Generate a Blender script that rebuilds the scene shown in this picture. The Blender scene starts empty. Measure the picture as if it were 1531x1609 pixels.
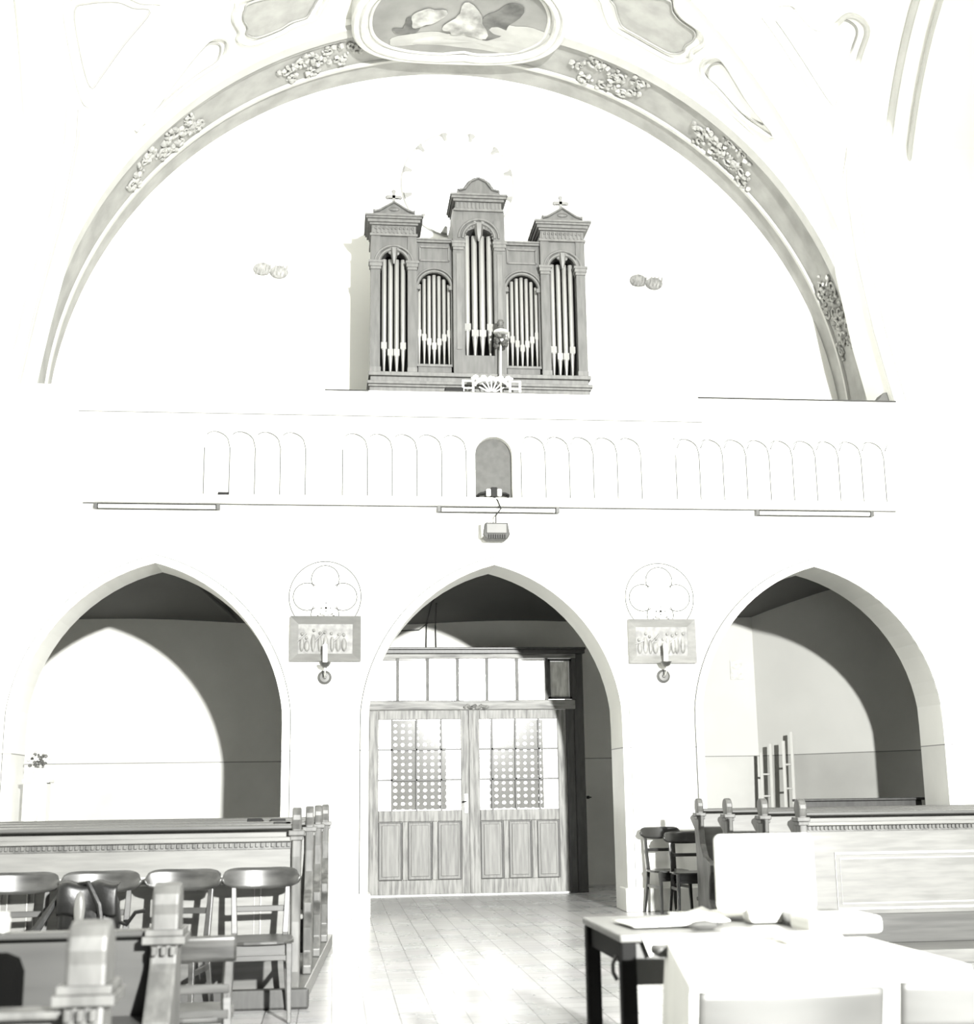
import bpy, bmesh, math, random
from math import sin, cos, pi, sqrt, radians
from mathutils import Vector, Matrix
random.seed(7)
S = bpy.context.scene
COL = S.collection

# ------------------------------------------------------------------ camera
YAW, PITCH, ROLL, FPX = .115777, .210879, -.0138245, 2076.0
fw = Vector((sin(YAW)*cos(PITCH), cos(YAW)*cos(PITCH), sin(PITCH)))
rt = Vector((cos(YAW), -sin(YAW), 0)); up = rt.cross(fw)
r2 = rt*cos(ROLL)+up*sin(ROLL); u2 = -rt*sin(ROLL)+up*cos(ROLL)
M = Matrix((r2, u2, -fw)).transposed().to_4x4(); M.translation = Vector((0, -14.75, 1.27))
cd = bpy.data.cameras.new('camera'); cam = bpy.data.objects.new('camera', cd); COL.objects.link(cam)
cam.matrix_world = M; cd.sensor_fit = 'HORIZONTAL'; cd.sensor_width = 36; cd.lens = FPX*36/1531
cd.clip_end = 200; cd.dof.use_dof = True; cd.dof.focus_distance = 13.0; cd.dof.aperture_fstop = 2.6
S.camera = cam
# ------------------------------------------------------------------ light and exposure
S.view_settings.view_transform = 'Standard'; S.view_settings.look = 'None'
S.view_settings.gamma = 1; S.view_settings.use_curve_mapping = False
S.view_settings.exposure = 0.0
w = bpy.data.worlds.new('world'); S.world = w; w.use_nodes = True
w.node_tree.nodes['Background'].inputs[0].default_value = (.98, 1, .95, 1)
w.node_tree.nodes['Background'].inputs[1].default_value = .13
def area(name, loc, target, size, power, col=(1, 1, .97), shape='DISK', sy=None):
    d = bpy.data.lights.new(name, 'AREA'); d.shape = shape; d.size = size; d.energy = power; d.color = col
    if sy: d.size_y = sy
    o = bpy.data.objects.new(name, d); COL.objects.link(o); o.location = loc
    o.rotation_euler = (Vector(target)-Vector(loc)).to_track_quat('-Z', 'Y').to_euler(); return o
area('chancel_daylight', (4.4, -22, 4.7), (1.8, 0, 4.2), .42, 15000)
area('nave_fill_light', (1.6, -8, 10.5), (1.6, -1, 5.5), 5, 120)  # added fill hung mid-nave, no window there
area('right_window_light', (7.2, -5, 8.0), (-3.6, .5, 7.0), 1.6, 420, shape='RECTANGLE', sy=2.4)
area('left_vault_fill_light', (-4.0, -6, 8.0), (7.6, -.5, 9.5), 1.6, 420, shape='RECTANGLE', sy=2.4)  # added unseen lamp that brightens the right side of the vault

# ------------------------------------------------------------------ materials
def newmat(n):
    m = bpy.data.materials.new(n); m.use_nodes = True
    return m, m.node_tree, m.node_tree.nodes, m.node_tree.links, m.node_tree.nodes['Principled BSDF']
def C4(v):
    if isinstance(v, (int, float)): v = (v, v, v*.95)
    return (*v, 1)
def mat(n, c, rough=.6, metal=0, var=.1, scale=3, bump=0, c2=None, stretch=None, spec=.5, detail=4, lo=.35, hi=.65):
    m, t, N, L, B = newmat(n)
    B.inputs['Roughness'].default_value = rough; B.inputs['Metallic'].default_value = metal
    B.inputs['Specular IOR Level'].default_value = spec
    tc = N.new('ShaderNodeTexCoord'); mp = N.new('ShaderNodeMapping'); L.new(tc.outputs['Object'], mp.inputs[0])
    if stretch: mp.inputs['Scale'].default_value = stretch
    nz = N.new('ShaderNodeTexNoise'); nz.inputs['Scale'].default_value = scale; nz.inputs['Detail'].default_value = detail
    L.new(mp.outputs[0], nz.inputs['Vector'])
    cr = N.new('ShaderNodeValToRGB'); L.new(nz.outputs['Fac'], cr.inputs[0])
    a = C4(c); b = C4(c2) if c2 is not None else tuple(x*(1-var) for x in a[:3])+(1,)
    cr.color_ramp.elements[0].position = lo; cr.color_ramp.elements[1].position = hi
    cr.color_ramp.elements[0].color = b; cr.color_ramp.elements[1].color = a
    L.new(cr.outputs[0], B.inputs['Base Color'])
    if bump:
        bp = N.new('ShaderNodeBump'); bp.inputs['Strength'].default_value = bump; bp.inputs['Distance'].default_value = .01
        L.new(nz.outputs['Fac'], bp.inputs['Height']); L.new(bp.outputs[0], B.inputs['Normal'])
    return m
def wallmat(n, c, cdado, line=True):
    m, t, N, L, B = newmat(n); B.inputs['Roughness'].default_value = .7
    g = N.new('ShaderNodeNewGeometry'); sx = N.new('ShaderNodeSeparateXYZ'); L.new(g.outputs['Position'], sx.inputs[0])
    nz = N.new('ShaderNodeTexNoise'); nz.inputs['Scale'].default_value = .9; nz.inputs['Detail'].default_value = 6
    L.new(g.outputs['Position'], nz.inputs['Vector'])
    def ramp(a, b, p0=.38, p1=.62):
        r = N.new('ShaderNodeValToRGB'); L.new(nz.outputs['Fac'], r.inputs[0])
        r.color_ramp.elements[0].position = p0; r.color_ramp.elements[1].position = p1
        r.color_ramp.elements[0].color = C4(a); r.color_ramp.elements[1].color = C4(b); return r
    ra = ramp(c*.93, c); rb = ramp(cdado*.86, cdado)
    lt = N.new('ShaderNodeMath'); lt.operation = 'LESS_THAN'; lt.inputs[1].default_value = 1.765; L.new(sx.outputs[2], lt.inputs[0])
    mx = N.new('ShaderNodeMix'); mx.data_type = 'RGBA'; L.new(lt.outputs[0], mx.inputs[0])
    L.new(ra.outputs[0], mx.inputs[6]); L.new(rb.outputs[0], mx.inputs[7])
    sub = N.new('ShaderNodeMath'); sub.operation = 'COMPARE'; sub.inputs[1].default_value = 1.765; sub.inputs[2].default_value = .006
    L.new(sx.outputs[2], sub.inputs[0])
    m2 = N.new('ShaderNodeMix'); m2.data_type = 'RGBA'; L.new(sub.outputs[0], m2.inputs[0]); L.new(mx.outputs[2], m2.inputs[6])
    m2.inputs[7].default_value = C4(c*.3)
    L.new(m2.outputs[2], B.inputs['Base Color'])
    ro = N.new('ShaderNodeMapRange'); L.new(lt.outputs[0], ro.inputs[0]); ro.inputs[3].default_value = .75; ro.inputs[4].default_value = .35
    L.new(ro.outputs[0], B.inputs['Roughness'])
    bp = N.new('ShaderNodeBump'); bp.inputs['Strength'].default_value = .15; bp.inputs['Distance'].default_value = .02
    L.new(nz.outputs['Fac'], bp.inputs['Height']); L.new(bp.outputs[0], B.inputs['Normal'])
    return m
def emit(n, c, s):
    m, t, N, L, B = newmat(n); B.inputs['Base Color'].default_value = C4(.8)
    B.inputs['Emission Color'].default_value = (*c, 1); B.inputs['Emission Strength'].default_value = s; return m
def glassmat(n):
    m, t, N, L, B = newmat(n); N.remove(B)
    a = N.new('ShaderNodeBsdfTransparent'); b = N.new('ShaderNodeBsdfGlossy'); b.inputs['Roughness'].default_value = .08
    x = N.new('ShaderNodeMixShader'); x.inputs[0].default_value = .06
    L.new(a.outputs[0], x.inputs[1]); L.new(b.outputs[0], x.inputs[2]); L.new(x.outputs[0], N['Material Output'].inputs[0]); return m
def lacemat(n):
    # grey curtain with rows of punched round holes
    m, t, N, L, B = newmat(n); B.inputs['Roughness'].default_value = .9; B.inputs['Base Color'].default_value = C4(.16)
    g = N.new('ShaderNodeTexCoord'); s = N.new('ShaderNodeSeparateXYZ'); L.new(g.outputs['Object'], s.inputs[0])
    def cell(o, size):
        a = N.new('ShaderNodeMath'); a.operation = 'DIVIDE'; a.inputs[1].default_value = size; L.new(o, a.inputs[0])
        f = N.new('ShaderNodeMath'); f.operation = 'FRACT'; L.new(a.outputs[0], f.inputs[0])
        q = N.new('ShaderNodeMath'); q.operation = 'SUBTRACT'; q.inputs[1].default_value = .5; L.new(f.outputs[0], q.inputs[0])
        p = N.new('ShaderNodeMath'); p.operation = 'POWER'; p.inputs[1].default_value = 2; L.new(q.outputs[0], p.inputs[0]); return p
    cx = cell(s.outputs[0], .098); cz = cell(s.outputs[2], .085)
    ad = N.new('ShaderNodeMath'); ad.operation = 'ADD'; L.new(cx.outputs[0], ad.inputs[0]); L.new(cz.outputs[0], ad.inputs[1])
    nz = N.new('ShaderNodeTexNoise'); nz.inputs['Scale'].default_value = 9; L.new(g.outputs['Object'], nz.inputs['Vector'])
    th = N.new('ShaderNodeMath'); th.operation = 'MULTIPLY'; th.inputs[1].default_value = .11; L.new(nz.outputs['Fac'], th.inputs[0])
    lt = N.new('ShaderNodeMath'); lt.operation = 'LESS_THAN'; L.new(ad.outputs[0], lt.inputs[0]); L.new(th.outputs[0], lt.inputs[1])
    tr = N.new('ShaderNodeBsdfTransparent'); x = N.new('ShaderNodeMixShader')
    L.new(lt.outputs[0], x.inputs[0]); L.new(B.outputs[0], x.inputs[1]); L.new(tr.outputs[0], x.inputs[2])
    L.new(x.outputs[0], N['Material Output'].inputs[0]); return m
def tilemat(n):
    m, t, N, L, B = newmat(n)
    g = N.new('ShaderNodeNewGeometry'); mp = N.new('ShaderNodeMapping'); L.new(g.outputs['Position'], mp.inputs[0])
    br = N.new('ShaderNodeTexBrick'); L.new(mp.outputs[0], br.inputs['Vector'])
    br.offset = 0; br.inputs['Scale'].default_value = 1; br.inputs['Brick Width'].default_value = .2; br.inputs['Row Height'].default_value = .2
    br.inputs['Mortar Size'].default_value = .004; br.inputs['Color1'].default_value = C4(.34); br.inputs['Color2'].default_value = C4(.28)
    br.inputs['Mortar'].default_value = C4(.09)
    nz = N.new('ShaderNodeTexNoise'); nz.inputs['Scale'].default_value = 2.2; nz.inputs['Detail'].default_value = 5; L.new(g.outputs['Position'], nz.inputs['Vector'])
    rr = N.new('ShaderNodeMapRange'); L.new(nz.outputs['Fac'], rr.inputs[0]); rr.inputs[3].default_value = .16; rr.inputs[4].default_value = .42
    L.new(rr.outputs[0], B.inputs['Roughness'])
    mx = N.new('ShaderNodeMix'); mx.data_type = 'RGBA'; mx.blend_type = 'MULTIPLY'; mx.inputs[0].default_value = .5
    L.new(br.outputs['Color'], mx.inputs[6]); L.new(nz.outputs['Color'], mx.inputs[7])
    h = N.new('ShaderNodeHueSaturation'); h.inputs['Saturation'].default_value = .15; h.inputs['Value'].default_value = 1.35
    L.new(mx.outputs[2], h.inputs['Color']); L.new(h.outputs[0], B.inputs['Base Color'])
    bp = N.new('ShaderNodeBump'); bp.inputs['Strength'].default_value = .25; bp.inputs['Distance'].default_value = .004
    L.new(br.outputs['Fac'], bp.inputs['Height']); bp.invert = True; L.new(bp.outputs[0], B.inputs['Normal'])
    return m
PL = wallmat('plaster_with_dado', .82, .72)
PLU = mat('plaster_upper', .76, .8, var=.05, scale=.8, bump=.05)
PLB = wallmat('plaster_back_room_shaded', .62, .56)  # albedo lowered to deepen the shade behind the arches
PLR = wallmat('plaster_right_room_shaded', .42, .34)  # right room plaster darkened, its shade is in the colour
CEIL = mat('ceiling_plaster_shaded', .11, .8, var=.15, scale=.7)  # shade under the gallery put into this dark plaster
BANDM = mat('band_paint', .30, .8, var=.25, scale=3)
BANDW = mat('band_moulding_paint', .42, .75, var=.1, scale=4)
STUF = mat('stucco_leaf', .36, .8, scale=8, c2=.26)
FIELD = mat('cartouche_paint', .36, .8, var=.22, scale=4, detail=8)
STUC = mat('stucco_white', .5, .7, var=.15, scale=6)
TILE = tilemat('floor_tiles')
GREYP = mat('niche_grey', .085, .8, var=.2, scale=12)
OAK = mat('organ_oak', .085, .55, var=.3, scale=4, stretch=(6, 6, 1))
OAKL = mat('organ_oak_trim', .11, .5, var=.3, scale=4, stretch=(6, 6, 1))
TIN = mat('organ_tin', .27, .3, metal=.35, var=.15, scale=3, stretch=(3, 3, .6))
BLACKV = mat('organ_interior', .02, .9)
PINE = mat('bleached_pine', .22, .55, scale=3, stretch=(9, 9, .9), c2=.075, detail=7, lo=.33, hi=.6)
PINEH = mat('bleached_pine_rail', .22, .55, scale=3, stretch=(.9, 9, 9), c2=.07, detail=7, lo=.33, hi=.6)
PINED = mat('pine_panel', .19, .55, scale=3, stretch=(11, 11, .9), c2=.11, detail=7, lo=.3, hi=.62)
DARKW = mat('dark_stained_wood', .035, .45, var=.4, scale=5, stretch=(6, 6, 1))
PEWW = mat('pew_wood', .145, .4, scale=3, stretch=(1, 7, 9), c2=.11, detail=6)
PEWT = mat('pew_shelf_wood', .07, .4, scale=3, stretch=(.6, 9, 9), c2=.045, detail=6)
PEWE = mat('pew_end_wood', .10, .42, scale=3, stretch=(6, 6, 1.2), c2=.045, detail=6)
NPEW = mat('near_pew_wood', .09, .5, scale=3, stretch=(6, 6, 1.2), c2=.05, detail=6)
BLKW = mat('black_painted_wood', .004, .7, spec=.15)
CHW = mat('chair_wood', .048, .36, scale=3, stretch=(1, 6, 6), c2=.022, spec=.6)
CHD = mat('dark_chair_wood', .022, .28, scale=4, c2=.015)
WHITEW = mat('white_cloth', .9, .9, var=.04, scale=9, bump=.1)
PAPER = mat('paper', .86, .8, var=.05)
LEATH = mat('black_leather', .006, .42, var=.4, scale=10, bump=.5, spec=.45)
BLK = mat('black_metal', .008, .6, spec=.2); GREYM = mat('grey_metal', .35, .35, metal=.4); BRASS = mat('worn_metal', .08, .5, metal=.2)
WAX = mat('candle_wax', .9, .4, var=.03); FRAME = mat('plaque_frame', .12, .5, scale=5, stretch=(1, 4, 4), c2=.10)
FRAMEL = mat('plaque_frame_pale', .18, .5, scale=5, stretch=(1, 4, 4), c2=.14)
RELIEF = mat('plaque_relief', .17, .5, scale=14, c2=.09, detail=5)
TUBEM = mat('lamp_white', .85, .3, var=.02); GLOW = emit('daylight_glass', (1, 1, .97), 5.0); DOORSKY = emit('outdoor_daylight', (1, 1, .97), 3.2)
GLASS = glassmat('pane_glass'); LACE = lacemat('lace_curtain'); LEAF = mat('leaf_green', .12, .6, var=.5, scale=8); PETAL = mat('petals', .5, .7, var=.4, scale=9)
FRSKY = mat('fresco_sky', .25, .85, var=.3, scale=1.6, detail=6); FRCL = mat('fresco_cloud', .38, .85, scale=2.5, c2=.30, detail=6)
FRD = mat('fresco_dark_robe', .06, .85, scale=4, c2=.14); FRL = mat('fresco_pale_robe', .42, .85, scale=5, c2=.18)
LINEM = mat('cable_and_shade_line', .035, .9)  # dark lines: coping edge, cable and the painted tube shadows
SHADEL = mat('relief_shade_line', .075, .9)  # painted stand-in for the shade lines of shallow relief
RIBM = mat('rib_line', .30, .9)

# ------------------------------------------------------------------ mesh helpers
class MB:
    def __init__(s): s.b = bmesh.new()
    def poly(s, vs):
        v = [s.b.verts.new(p) for p in vs]
        try: s.b.faces.new(v)
        except ValueError: pass
        return s
    def box(s, x0, x1, y0, y1, z0, z1):
        m = Matrix.Translation(((x0+x1)/2, (y0+y1)/2, (z0+z1)/2)) @ Matrix.Diagonal((abs(x1-x0), abs(y1-y0), abs(z1-z0), 1))
        bmesh.ops.create_cube(s.b, size=1, matrix=m); return s
    def prism(s, pts, axis, a, b):
        def P(p, t):
            return {'y': (p[0], t, p[1]), 'x': (t, p[0], p[1]), 'z': (p[0], p[1], t)}[axis]
        A = [s.b.verts.new(P(p, a)) for p in pts]; B = [s.b.verts.new(P(p, b)) for p in pts]; n = len(pts)
        s.b.faces.new(A); s.b.faces.new(B[::-1])
        for i in range(n): s.b.faces.new((A[i], B[i], B[(i+1) % n], A[(i+1) % n]))
        return s
    def tube(s, pts, r, n=8, closed=False, cap=True, rad=None):
        pts = [Vector(p) for p in pts]; rings = []; N = len(pts); pv = None
        for i, p in enumerate(pts):
            a = pts[(i-1) % N] if (closed or i > 0) else p; c = pts[(i+1) % N] if (closed or i < N-1) else p
            t = (c-a).normalized()
            if pv is None:
                q = Vector((0, 0, 1)) if abs(t.z) < .9 else Vector((1, 0, 0)); pv = t.cross(q).normalized()
            pv = (pv-t*pv.dot(t)).normalized(); w_ = t.cross(pv); rr = rad[i] if rad else r
            rings.append([s.b.verts.new(p+pv*rr*cos(2*pi*k/n+pi/n)+w_*rr*sin(2*pi*k/n+pi/n)) for k in range(n)])
        for i in range(N if closed else N-1):
            a, b = rings[i], rings[(i+1) % N]
            for k in range(n): s.b.faces.new((a[k], a[(k+1) % n], b[(k+1) % n], b[k]))
        if cap and not closed: s.b.faces.new(rings[0][::-1]); s.b.faces.new(rings[-1])
        return s
    def lathe(s, prof, c=(0, 0, 0), n=16, axis='z'):
        rings = []
        for r, h in prof:
            ring = []
            for k in range(n):
                a = 2*pi*k/n; x, y = r*cos(a), r*sin(a)
                v = {'z': (x, y, h), 'y': (x, h, y), 'x': (h, x, y)}[axis]
                ring.append(s.b.verts.new((v[0]+c[0], v[1]+c[1], v[2]+c[2])))
            rings.append(ring)
        for a, b in zip(rings, rings[1:]):
            for k in range(n): s.b.faces.new((a[k], a[(k+1) % n], b[(k+1) % n], b[k]))
        s.b.faces.new(rings[0][::-1]); s.b.faces.new(rings[-1]); return s
    def blob(s, c, r, sub=2, jit=0):
        g = bmesh.ops.create_icosphere(s.b, subdivisions=sub, radius=1)
        for v in g['verts']:
            k = 1+random.uniform(-jit, jit)
            v.co = Vector((v.co.x*r[0]*k+c[0], v.co.y*r[1]*k+c[1], v.co.z*r[2]*k+c[2]))
        return s
    def grid(s, f, nu, nv):
        V = [[s.b.verts.new(f(i/nu, j/nv)) for j in range(nv+1)] for i in range(nu+1)]
        for i in range(nu):
            for j in range(nv): s.b.faces.new((V[i][j], V[i+1][j], V[i+1][j+1], V[i][j+1]))
        return s
    def build(s, name, m, parent=None, smooth=False, bevel=0, loc=None, solid=0):
        bmesh.ops.recalc_face_normals(s.b, faces=s.b.faces[:])
        me = bpy.data.meshes.new(name); s.b.to_mesh(me); s.b.free(); me.materials.append(m)
        o = bpy.data.objects.new(name, me); COL.objects.link(o)
        if smooth:
            for p in me.polygons: p.use_smooth = True
            try: me.set_sharp_from_angle(angle=radians(40))
            except Exception: pass
        if solid:
            q = o.modifiers.new('s', 'SOLIDIFY'); q.thickness = solid
        if bevel:
            q = o.modifiers.new('b', 'BEVEL'); q.width = bevel; q.segments = 2; q.limit_method = 'ANGLE'
        if parent: o.parent = parent
        if loc: o.location = loc
        return o
def tag(o, label=None, cat=None, group=None, kind=None):
    if label: o['label'] = label
    if cat: o['category'] = cat
    if group: o['group'] = group
    if kind: o['kind'] = kind
    return o
def thing(name, label, cat, loc=(0, 0, 0), rz=0, group=None):
    o = bpy.data.objects.new(name, None); COL.objects.link(o); o.location = loc; o.rotation_euler = (0, 0, rz)
    o.empty_display_size = .1
    return tag(o, label, cat, group)
def struct(name, mb, m, label=None, **k):
    o = mb.build(name, m, **k); tag(o, label, None, None, 'structure'); return o
def copy_tree(o, parent=None):
    c = o.copy(); COL.objects.link(c)
    if parent: c.parent = parent
    for ch in [q for q in bpy.data.objects if q.parent == o]: copy_tree(ch, c)
    return c

# ------------------------------------------------------------------ the gallery wall with its three arches
AR = 1.887; HW = 1.42; AE = AR-1.427
ARC = (-1.99, 1.79, 5.56)
def az(x, c, grow=0):
    d = min(abs(x-c)+AE, AR+grow); return 2.0+sqrt(max(0, (AR+grow)**2-d*d))
X0, X1, TOP = -4.4, 8.2, 5.80
def arch_strip(b, c, y0, y1, ztop, n=32):
    xs = [c-HW*cos(pi*i/n) for i in range(n+1)]
    for a, d in zip(xs, xs[1:]):
        za, zd = (az(a, c) if abs(a-c) < HW-.001 else 2.0), (az(d, c) if abs(d-c) < HW-.001 else 2.0)
        b.poly([(a, y0, za), (d, y0, zd), (d, y0, ztop), (a, y0, ztop)])
        b.poly([(a, y1, za), (a, y1, ztop), (d, y1, ztop), (d, y1, zd)])
        b.poly([(a, y0, za), (a, y1, za), (d, y1, zd), (d, y0, zd)])
    b.poly([(xs[0], y0, ztop), (xs[-1], y0, ztop), (xs[-1], y1, ztop), (xs[0], y1, ztop)])
b = MB(); xs = [X0]
for c in ARC: xs += [c-HW, c+HW]
xs.append(X1)
ZB = 4.5
for i in range(0, len(xs), 2): b.box(xs[i], xs[i+1], 0, .62, 0, ZB)
for c in ARC: arch_strip(b, c, 0, .62, ZB)
b2 = b
# parapet above, niche cut out at the centre
NX0, NX1, NZ0, NZS = 1.585, 2.02, 4.62, 5.13
b2.box(X0, NX0, 0, .3, ZB, TOP); b2.box(NX1, X1, 0, .3, ZB, TOP); b2.box(NX0, NX1, 0, .3, ZB, NZ0)
nr = (NX1-NX0)/2; nc = (NX0+NX1)/2; n = 16
for i in range(n):
    a0, a1 = pi-pi*i/n, pi-pi*(i+1)/n
    xa, xb = nc+nr*cos(a0), nc+nr*cos(a1); za, zb = NZS+nr*sin(a0), NZS+nr*sin(a1)
    b2.prism([(xa, za), (xb, zb), (xb, TOP), (xa, TOP)], 'y', 0, .12)
front = struct('wall_front', b2, PL)
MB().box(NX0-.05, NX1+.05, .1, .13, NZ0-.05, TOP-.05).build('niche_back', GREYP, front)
# roll mouldings round the three arches
for k, c in enumerate(ARC):
    b = MB(); n = 40; w_ = .085
    pts = []
    for i in range(n+1):
        x = c-HW*cos(pi*i/n); pts.append((x, az(x, c) if 0 < i < n else 2.0))
    pin = [(c-HW, .0)]+pts+[(c+HW, .0)]
    po = [(c-HW-w_, .0)]
    for i in range(n+1):
        x = c-(HW+w_)*cos(pi*i/n)
        po.append((x, az(x, c, w_) if 0 < i < n else 2.0))
    po.append((c+HW+w_, .0))
    for a, d, e, f in zip(pin, pin[1:], po, po[1:]):
        b.prism([a, d, f, e], 'y', -.022, .001)
    struct('trim_%d' % (k+1), b, PL)
# plinths at the pier feet
for k, (a, d) in enumerate(((-.57, .37), (3.21, 4.14))):
    struct('baseboard_%s' % ('left', 'right')[k], MB().box(a-.03, d+.03, -.05, .3, 0, .25), PL, bevel=.01)
# ledge, cornices and coping
b = MB().box(X0, X1, -.07, 0, 4.50, 4.60).box(X0, X1, -.045, 0, 4.40, 4.50)
b.box(X0, X1, -.03, 0, 5.50, 5.56).box(X0, X1, -.055, 0, 5.56, 5.60)
struct('trim_4', b, PLU, bevel=.008)
struct('trim_5', MB().box(X0, X1, -.06, .34, 5.80, 5.857).box(X0, X1, -.075, .0, 5.835, 5.845), PLU)
# blind arcade
b = MB(); SP = .284; Z0, ZSP, ZT = 4.62, 5.16, 5.36
def arcade(xa, n):
    for i in range(n):
        x = xa+i*SP
        b.box(x-.012, x+.012, -.014, 0, Z0, ZT-.01)
        m_ = 8
        for j in range(m_):
            u0, u1 = j/m_, (j+1)/m_
            f = lambda u: ZSP+.155*sqrt(max(0, 1-(2*u-1)**2))**.8+.03*(1-abs(2*u-1))
            b.prism([(x+u0*SP, f(u0)), (x+u1*SP, f(u1)), (x+u1*SP, ZT), (x+u0*SP, ZT)], 'y', -.018, 0)
    b.box(xa+n*SP-.012, xa+n*SP+.012, -.014, 0, Z0, ZT-.01)
arcade(.06, 5); arcade(2.12, 5); arcade(3.96, 10); arcade(-.36-10*SP, 10)
b.box(-.33, .03, -.03, 0, 4.6, 5.5); b.box(3.57, 3.93, -.03, 0, 4.6, 5.5)
b.box(X0, X1, -.018, 0, 5.36, 5.40)
struct('trim_6', b, PLU)
b = MB()
for xa, n in ((.06, 5), (2.12, 5), (3.96, 9), (-.36-4*SP, 4)):
    for i in range(n+1): b.box(xa+i*SP-.0057, xa+i*SP+.0057, -.022, -.012, Z0, ZSP)
    for i in range(n):
        b.tube([(xa+(i+.5+.5*u/6)*SP, -.02, ZSP+.155*sqrt(max(0, 1-(u/6)**2))**.8+.03*(1-u/6)) for u in range(-5, 7)], .0065, 4)
b.box(X0+1.5, 4.3, -.033, -.028, 5.553, 5.558).box(X0+3, 3.6, -.058, -.054, 5.575, 5.578).box(-3, 7, -.0705, -.0695, 4.503, 4.508)
struct('trim_14', b, SHADEL)  # dark lines drawn where arcade and cornice relief would shade
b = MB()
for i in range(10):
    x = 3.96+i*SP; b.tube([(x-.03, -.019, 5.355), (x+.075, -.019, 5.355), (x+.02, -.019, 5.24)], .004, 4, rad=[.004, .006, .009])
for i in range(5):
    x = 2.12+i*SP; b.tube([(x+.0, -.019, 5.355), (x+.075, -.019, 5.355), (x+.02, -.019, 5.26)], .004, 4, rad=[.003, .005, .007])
struct('trim_27', b, SHADEL)  # slanted ticks painted as the recess shadows of the arcade
b = MB().box(4.25, 6.70, -.086, -.0, 5.838, 5.8565).box(-.15, .35, -.086, -.0, 5.842, 5.8565)
struct('trim_15', b, LINEM)
for k, c in enumerate(ARC):
    P = [(c-(HW+.09), -.006, .25)]+[(c-(HW+.09)*cos(pi*i/48), -.006, az(c-(HW+.09)*cos(pi*i/48), c, .09) if 0 < i < 48 else 2.0) for i in range(49)]+[(c+(HW+.09), -.006, .25)]
    struct('trim_%d' % (16+k), MB().tube(P, .007, 4), SHADEL)  # dark outline painted for the shade beside each arch moulding
# ------------------------------------------------------------------ floor, room under the gallery
struct('floor', MB().box(-6, 10, -24, 5.6, -.1, 0), TILE)
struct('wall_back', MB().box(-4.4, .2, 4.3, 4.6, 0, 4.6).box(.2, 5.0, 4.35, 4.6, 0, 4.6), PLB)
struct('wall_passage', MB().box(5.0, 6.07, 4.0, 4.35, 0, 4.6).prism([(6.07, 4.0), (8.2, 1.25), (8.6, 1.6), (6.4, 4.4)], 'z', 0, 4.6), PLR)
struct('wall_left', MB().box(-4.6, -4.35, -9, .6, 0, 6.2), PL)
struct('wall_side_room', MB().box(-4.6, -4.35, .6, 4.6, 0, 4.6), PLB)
struct('wall_right', MB().box(8.0, 8.3, -9, 1.4, 0, 6.2), PL)
def cz(y): return 4.12-.42*((y-1.6)/2.8)**2
b = MB(); b.grid(lambda u, v: (X0+(X1-X0)*u, .6+3.8*v, cz(.6+3.8*v)+.05*sin(u*14)), 24, 12)
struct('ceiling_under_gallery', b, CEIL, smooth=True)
struct('floor_gallery', MB().box(X0, X1, .62, 4.6, 4.3, 4.6).box(X0, X1, .3, .7, 4.3, 4.6), DARKW)
# ceiling ribs in the right hand room
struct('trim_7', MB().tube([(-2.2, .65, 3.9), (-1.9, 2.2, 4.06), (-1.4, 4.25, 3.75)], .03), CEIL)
# ------------------------------------------------------------------ back wall of the loft, transverse arch, vault
struct('wall_loft', MB().box(-5, 8.6, 1.95, 2.3, 4.6, 13), PLU)
FC, BC = (1.585, 6.01, 5.17, .65), (1.578, 5.84, 5.265, 1.95)
def band(th, t, off=0):     # th: angle, t: 0 front .. 1 back; off > 0 goes inwards
    cx = FC[0]+(BC[0]-FC[0])*t; cz_ = FC[1]+(BC[1]-FC[1])*t; r = FC[2]+(BC[2]-FC[2])*t-off
    return (cx+r*cos(th), FC[3]+(BC[3]-FC[3])*t, cz_+r*sin(th))
def strip(t0, t1, off, m, name, parent=None, th0=-.05, th1=pi+.05, n=96):
    b = MB()
    for i in range(n):
        a, d = th0+(th1-th0)*i/n, th0+(th1-th0)*(i+1)/n
        b.poly([band(a, t0, off), band(d, t0, off), band(d, t1, off), band(a, t1, off)])
        if off > 0:
            b.poly([band(a, t0, off), band(a, t0, -.02), band(d, t0, -.02), band(d, t0, off)])
            b.poly([band(a, t1, off), band(d, t1, off), band(d, t1, -.02), band(a, t1, -.02)])
    o = b.build(name, m, parent, smooth=True)
    return o
ta = strip(0, 1, 0, BANDM, 'trim_8'); tag(ta, kind='structure')
strip(0, .13, .05, BANDW, 'outer_roll', ta); strip(.13, .20, .025, BANDM, 'fillet', ta); strip(.66, .70, .035, BANDW, 'inner_roll', ta)
b = MB()
for i in range(96):     # solid face of the transverse arch towards the vault
    a, d = pi*i/96, pi*(i+1)/96
    b.poly([band(a, 0, -.022), band(d, 0, -.022), band(d, 0, -.6), band(a, 0, -.6)])
b.build('arch_face', PLU, ta)
VHW, VLB, VCX, VCY, VZS = 5.25, 3.0, 1.6, -2.35, 6.0
def vz(x, y):
    a = abs(x-VCX)/VHW; d = abs(y-VCY)/VLB
    return VZS+max(5.3*sqrt(1-a*a) if a < 1 else 0, 5.0*sqrt(1-d*d) if d < 1 else 0)
b = MB()
def vf(u, v):
    uu = -cos(pi*u); x = VCX+uu*VHW
    yy = -cos(pi*v); y = VCY+yy*VLB
    return (x, y, vz(x, y))
b.grid(vf, 120, 90)
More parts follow.
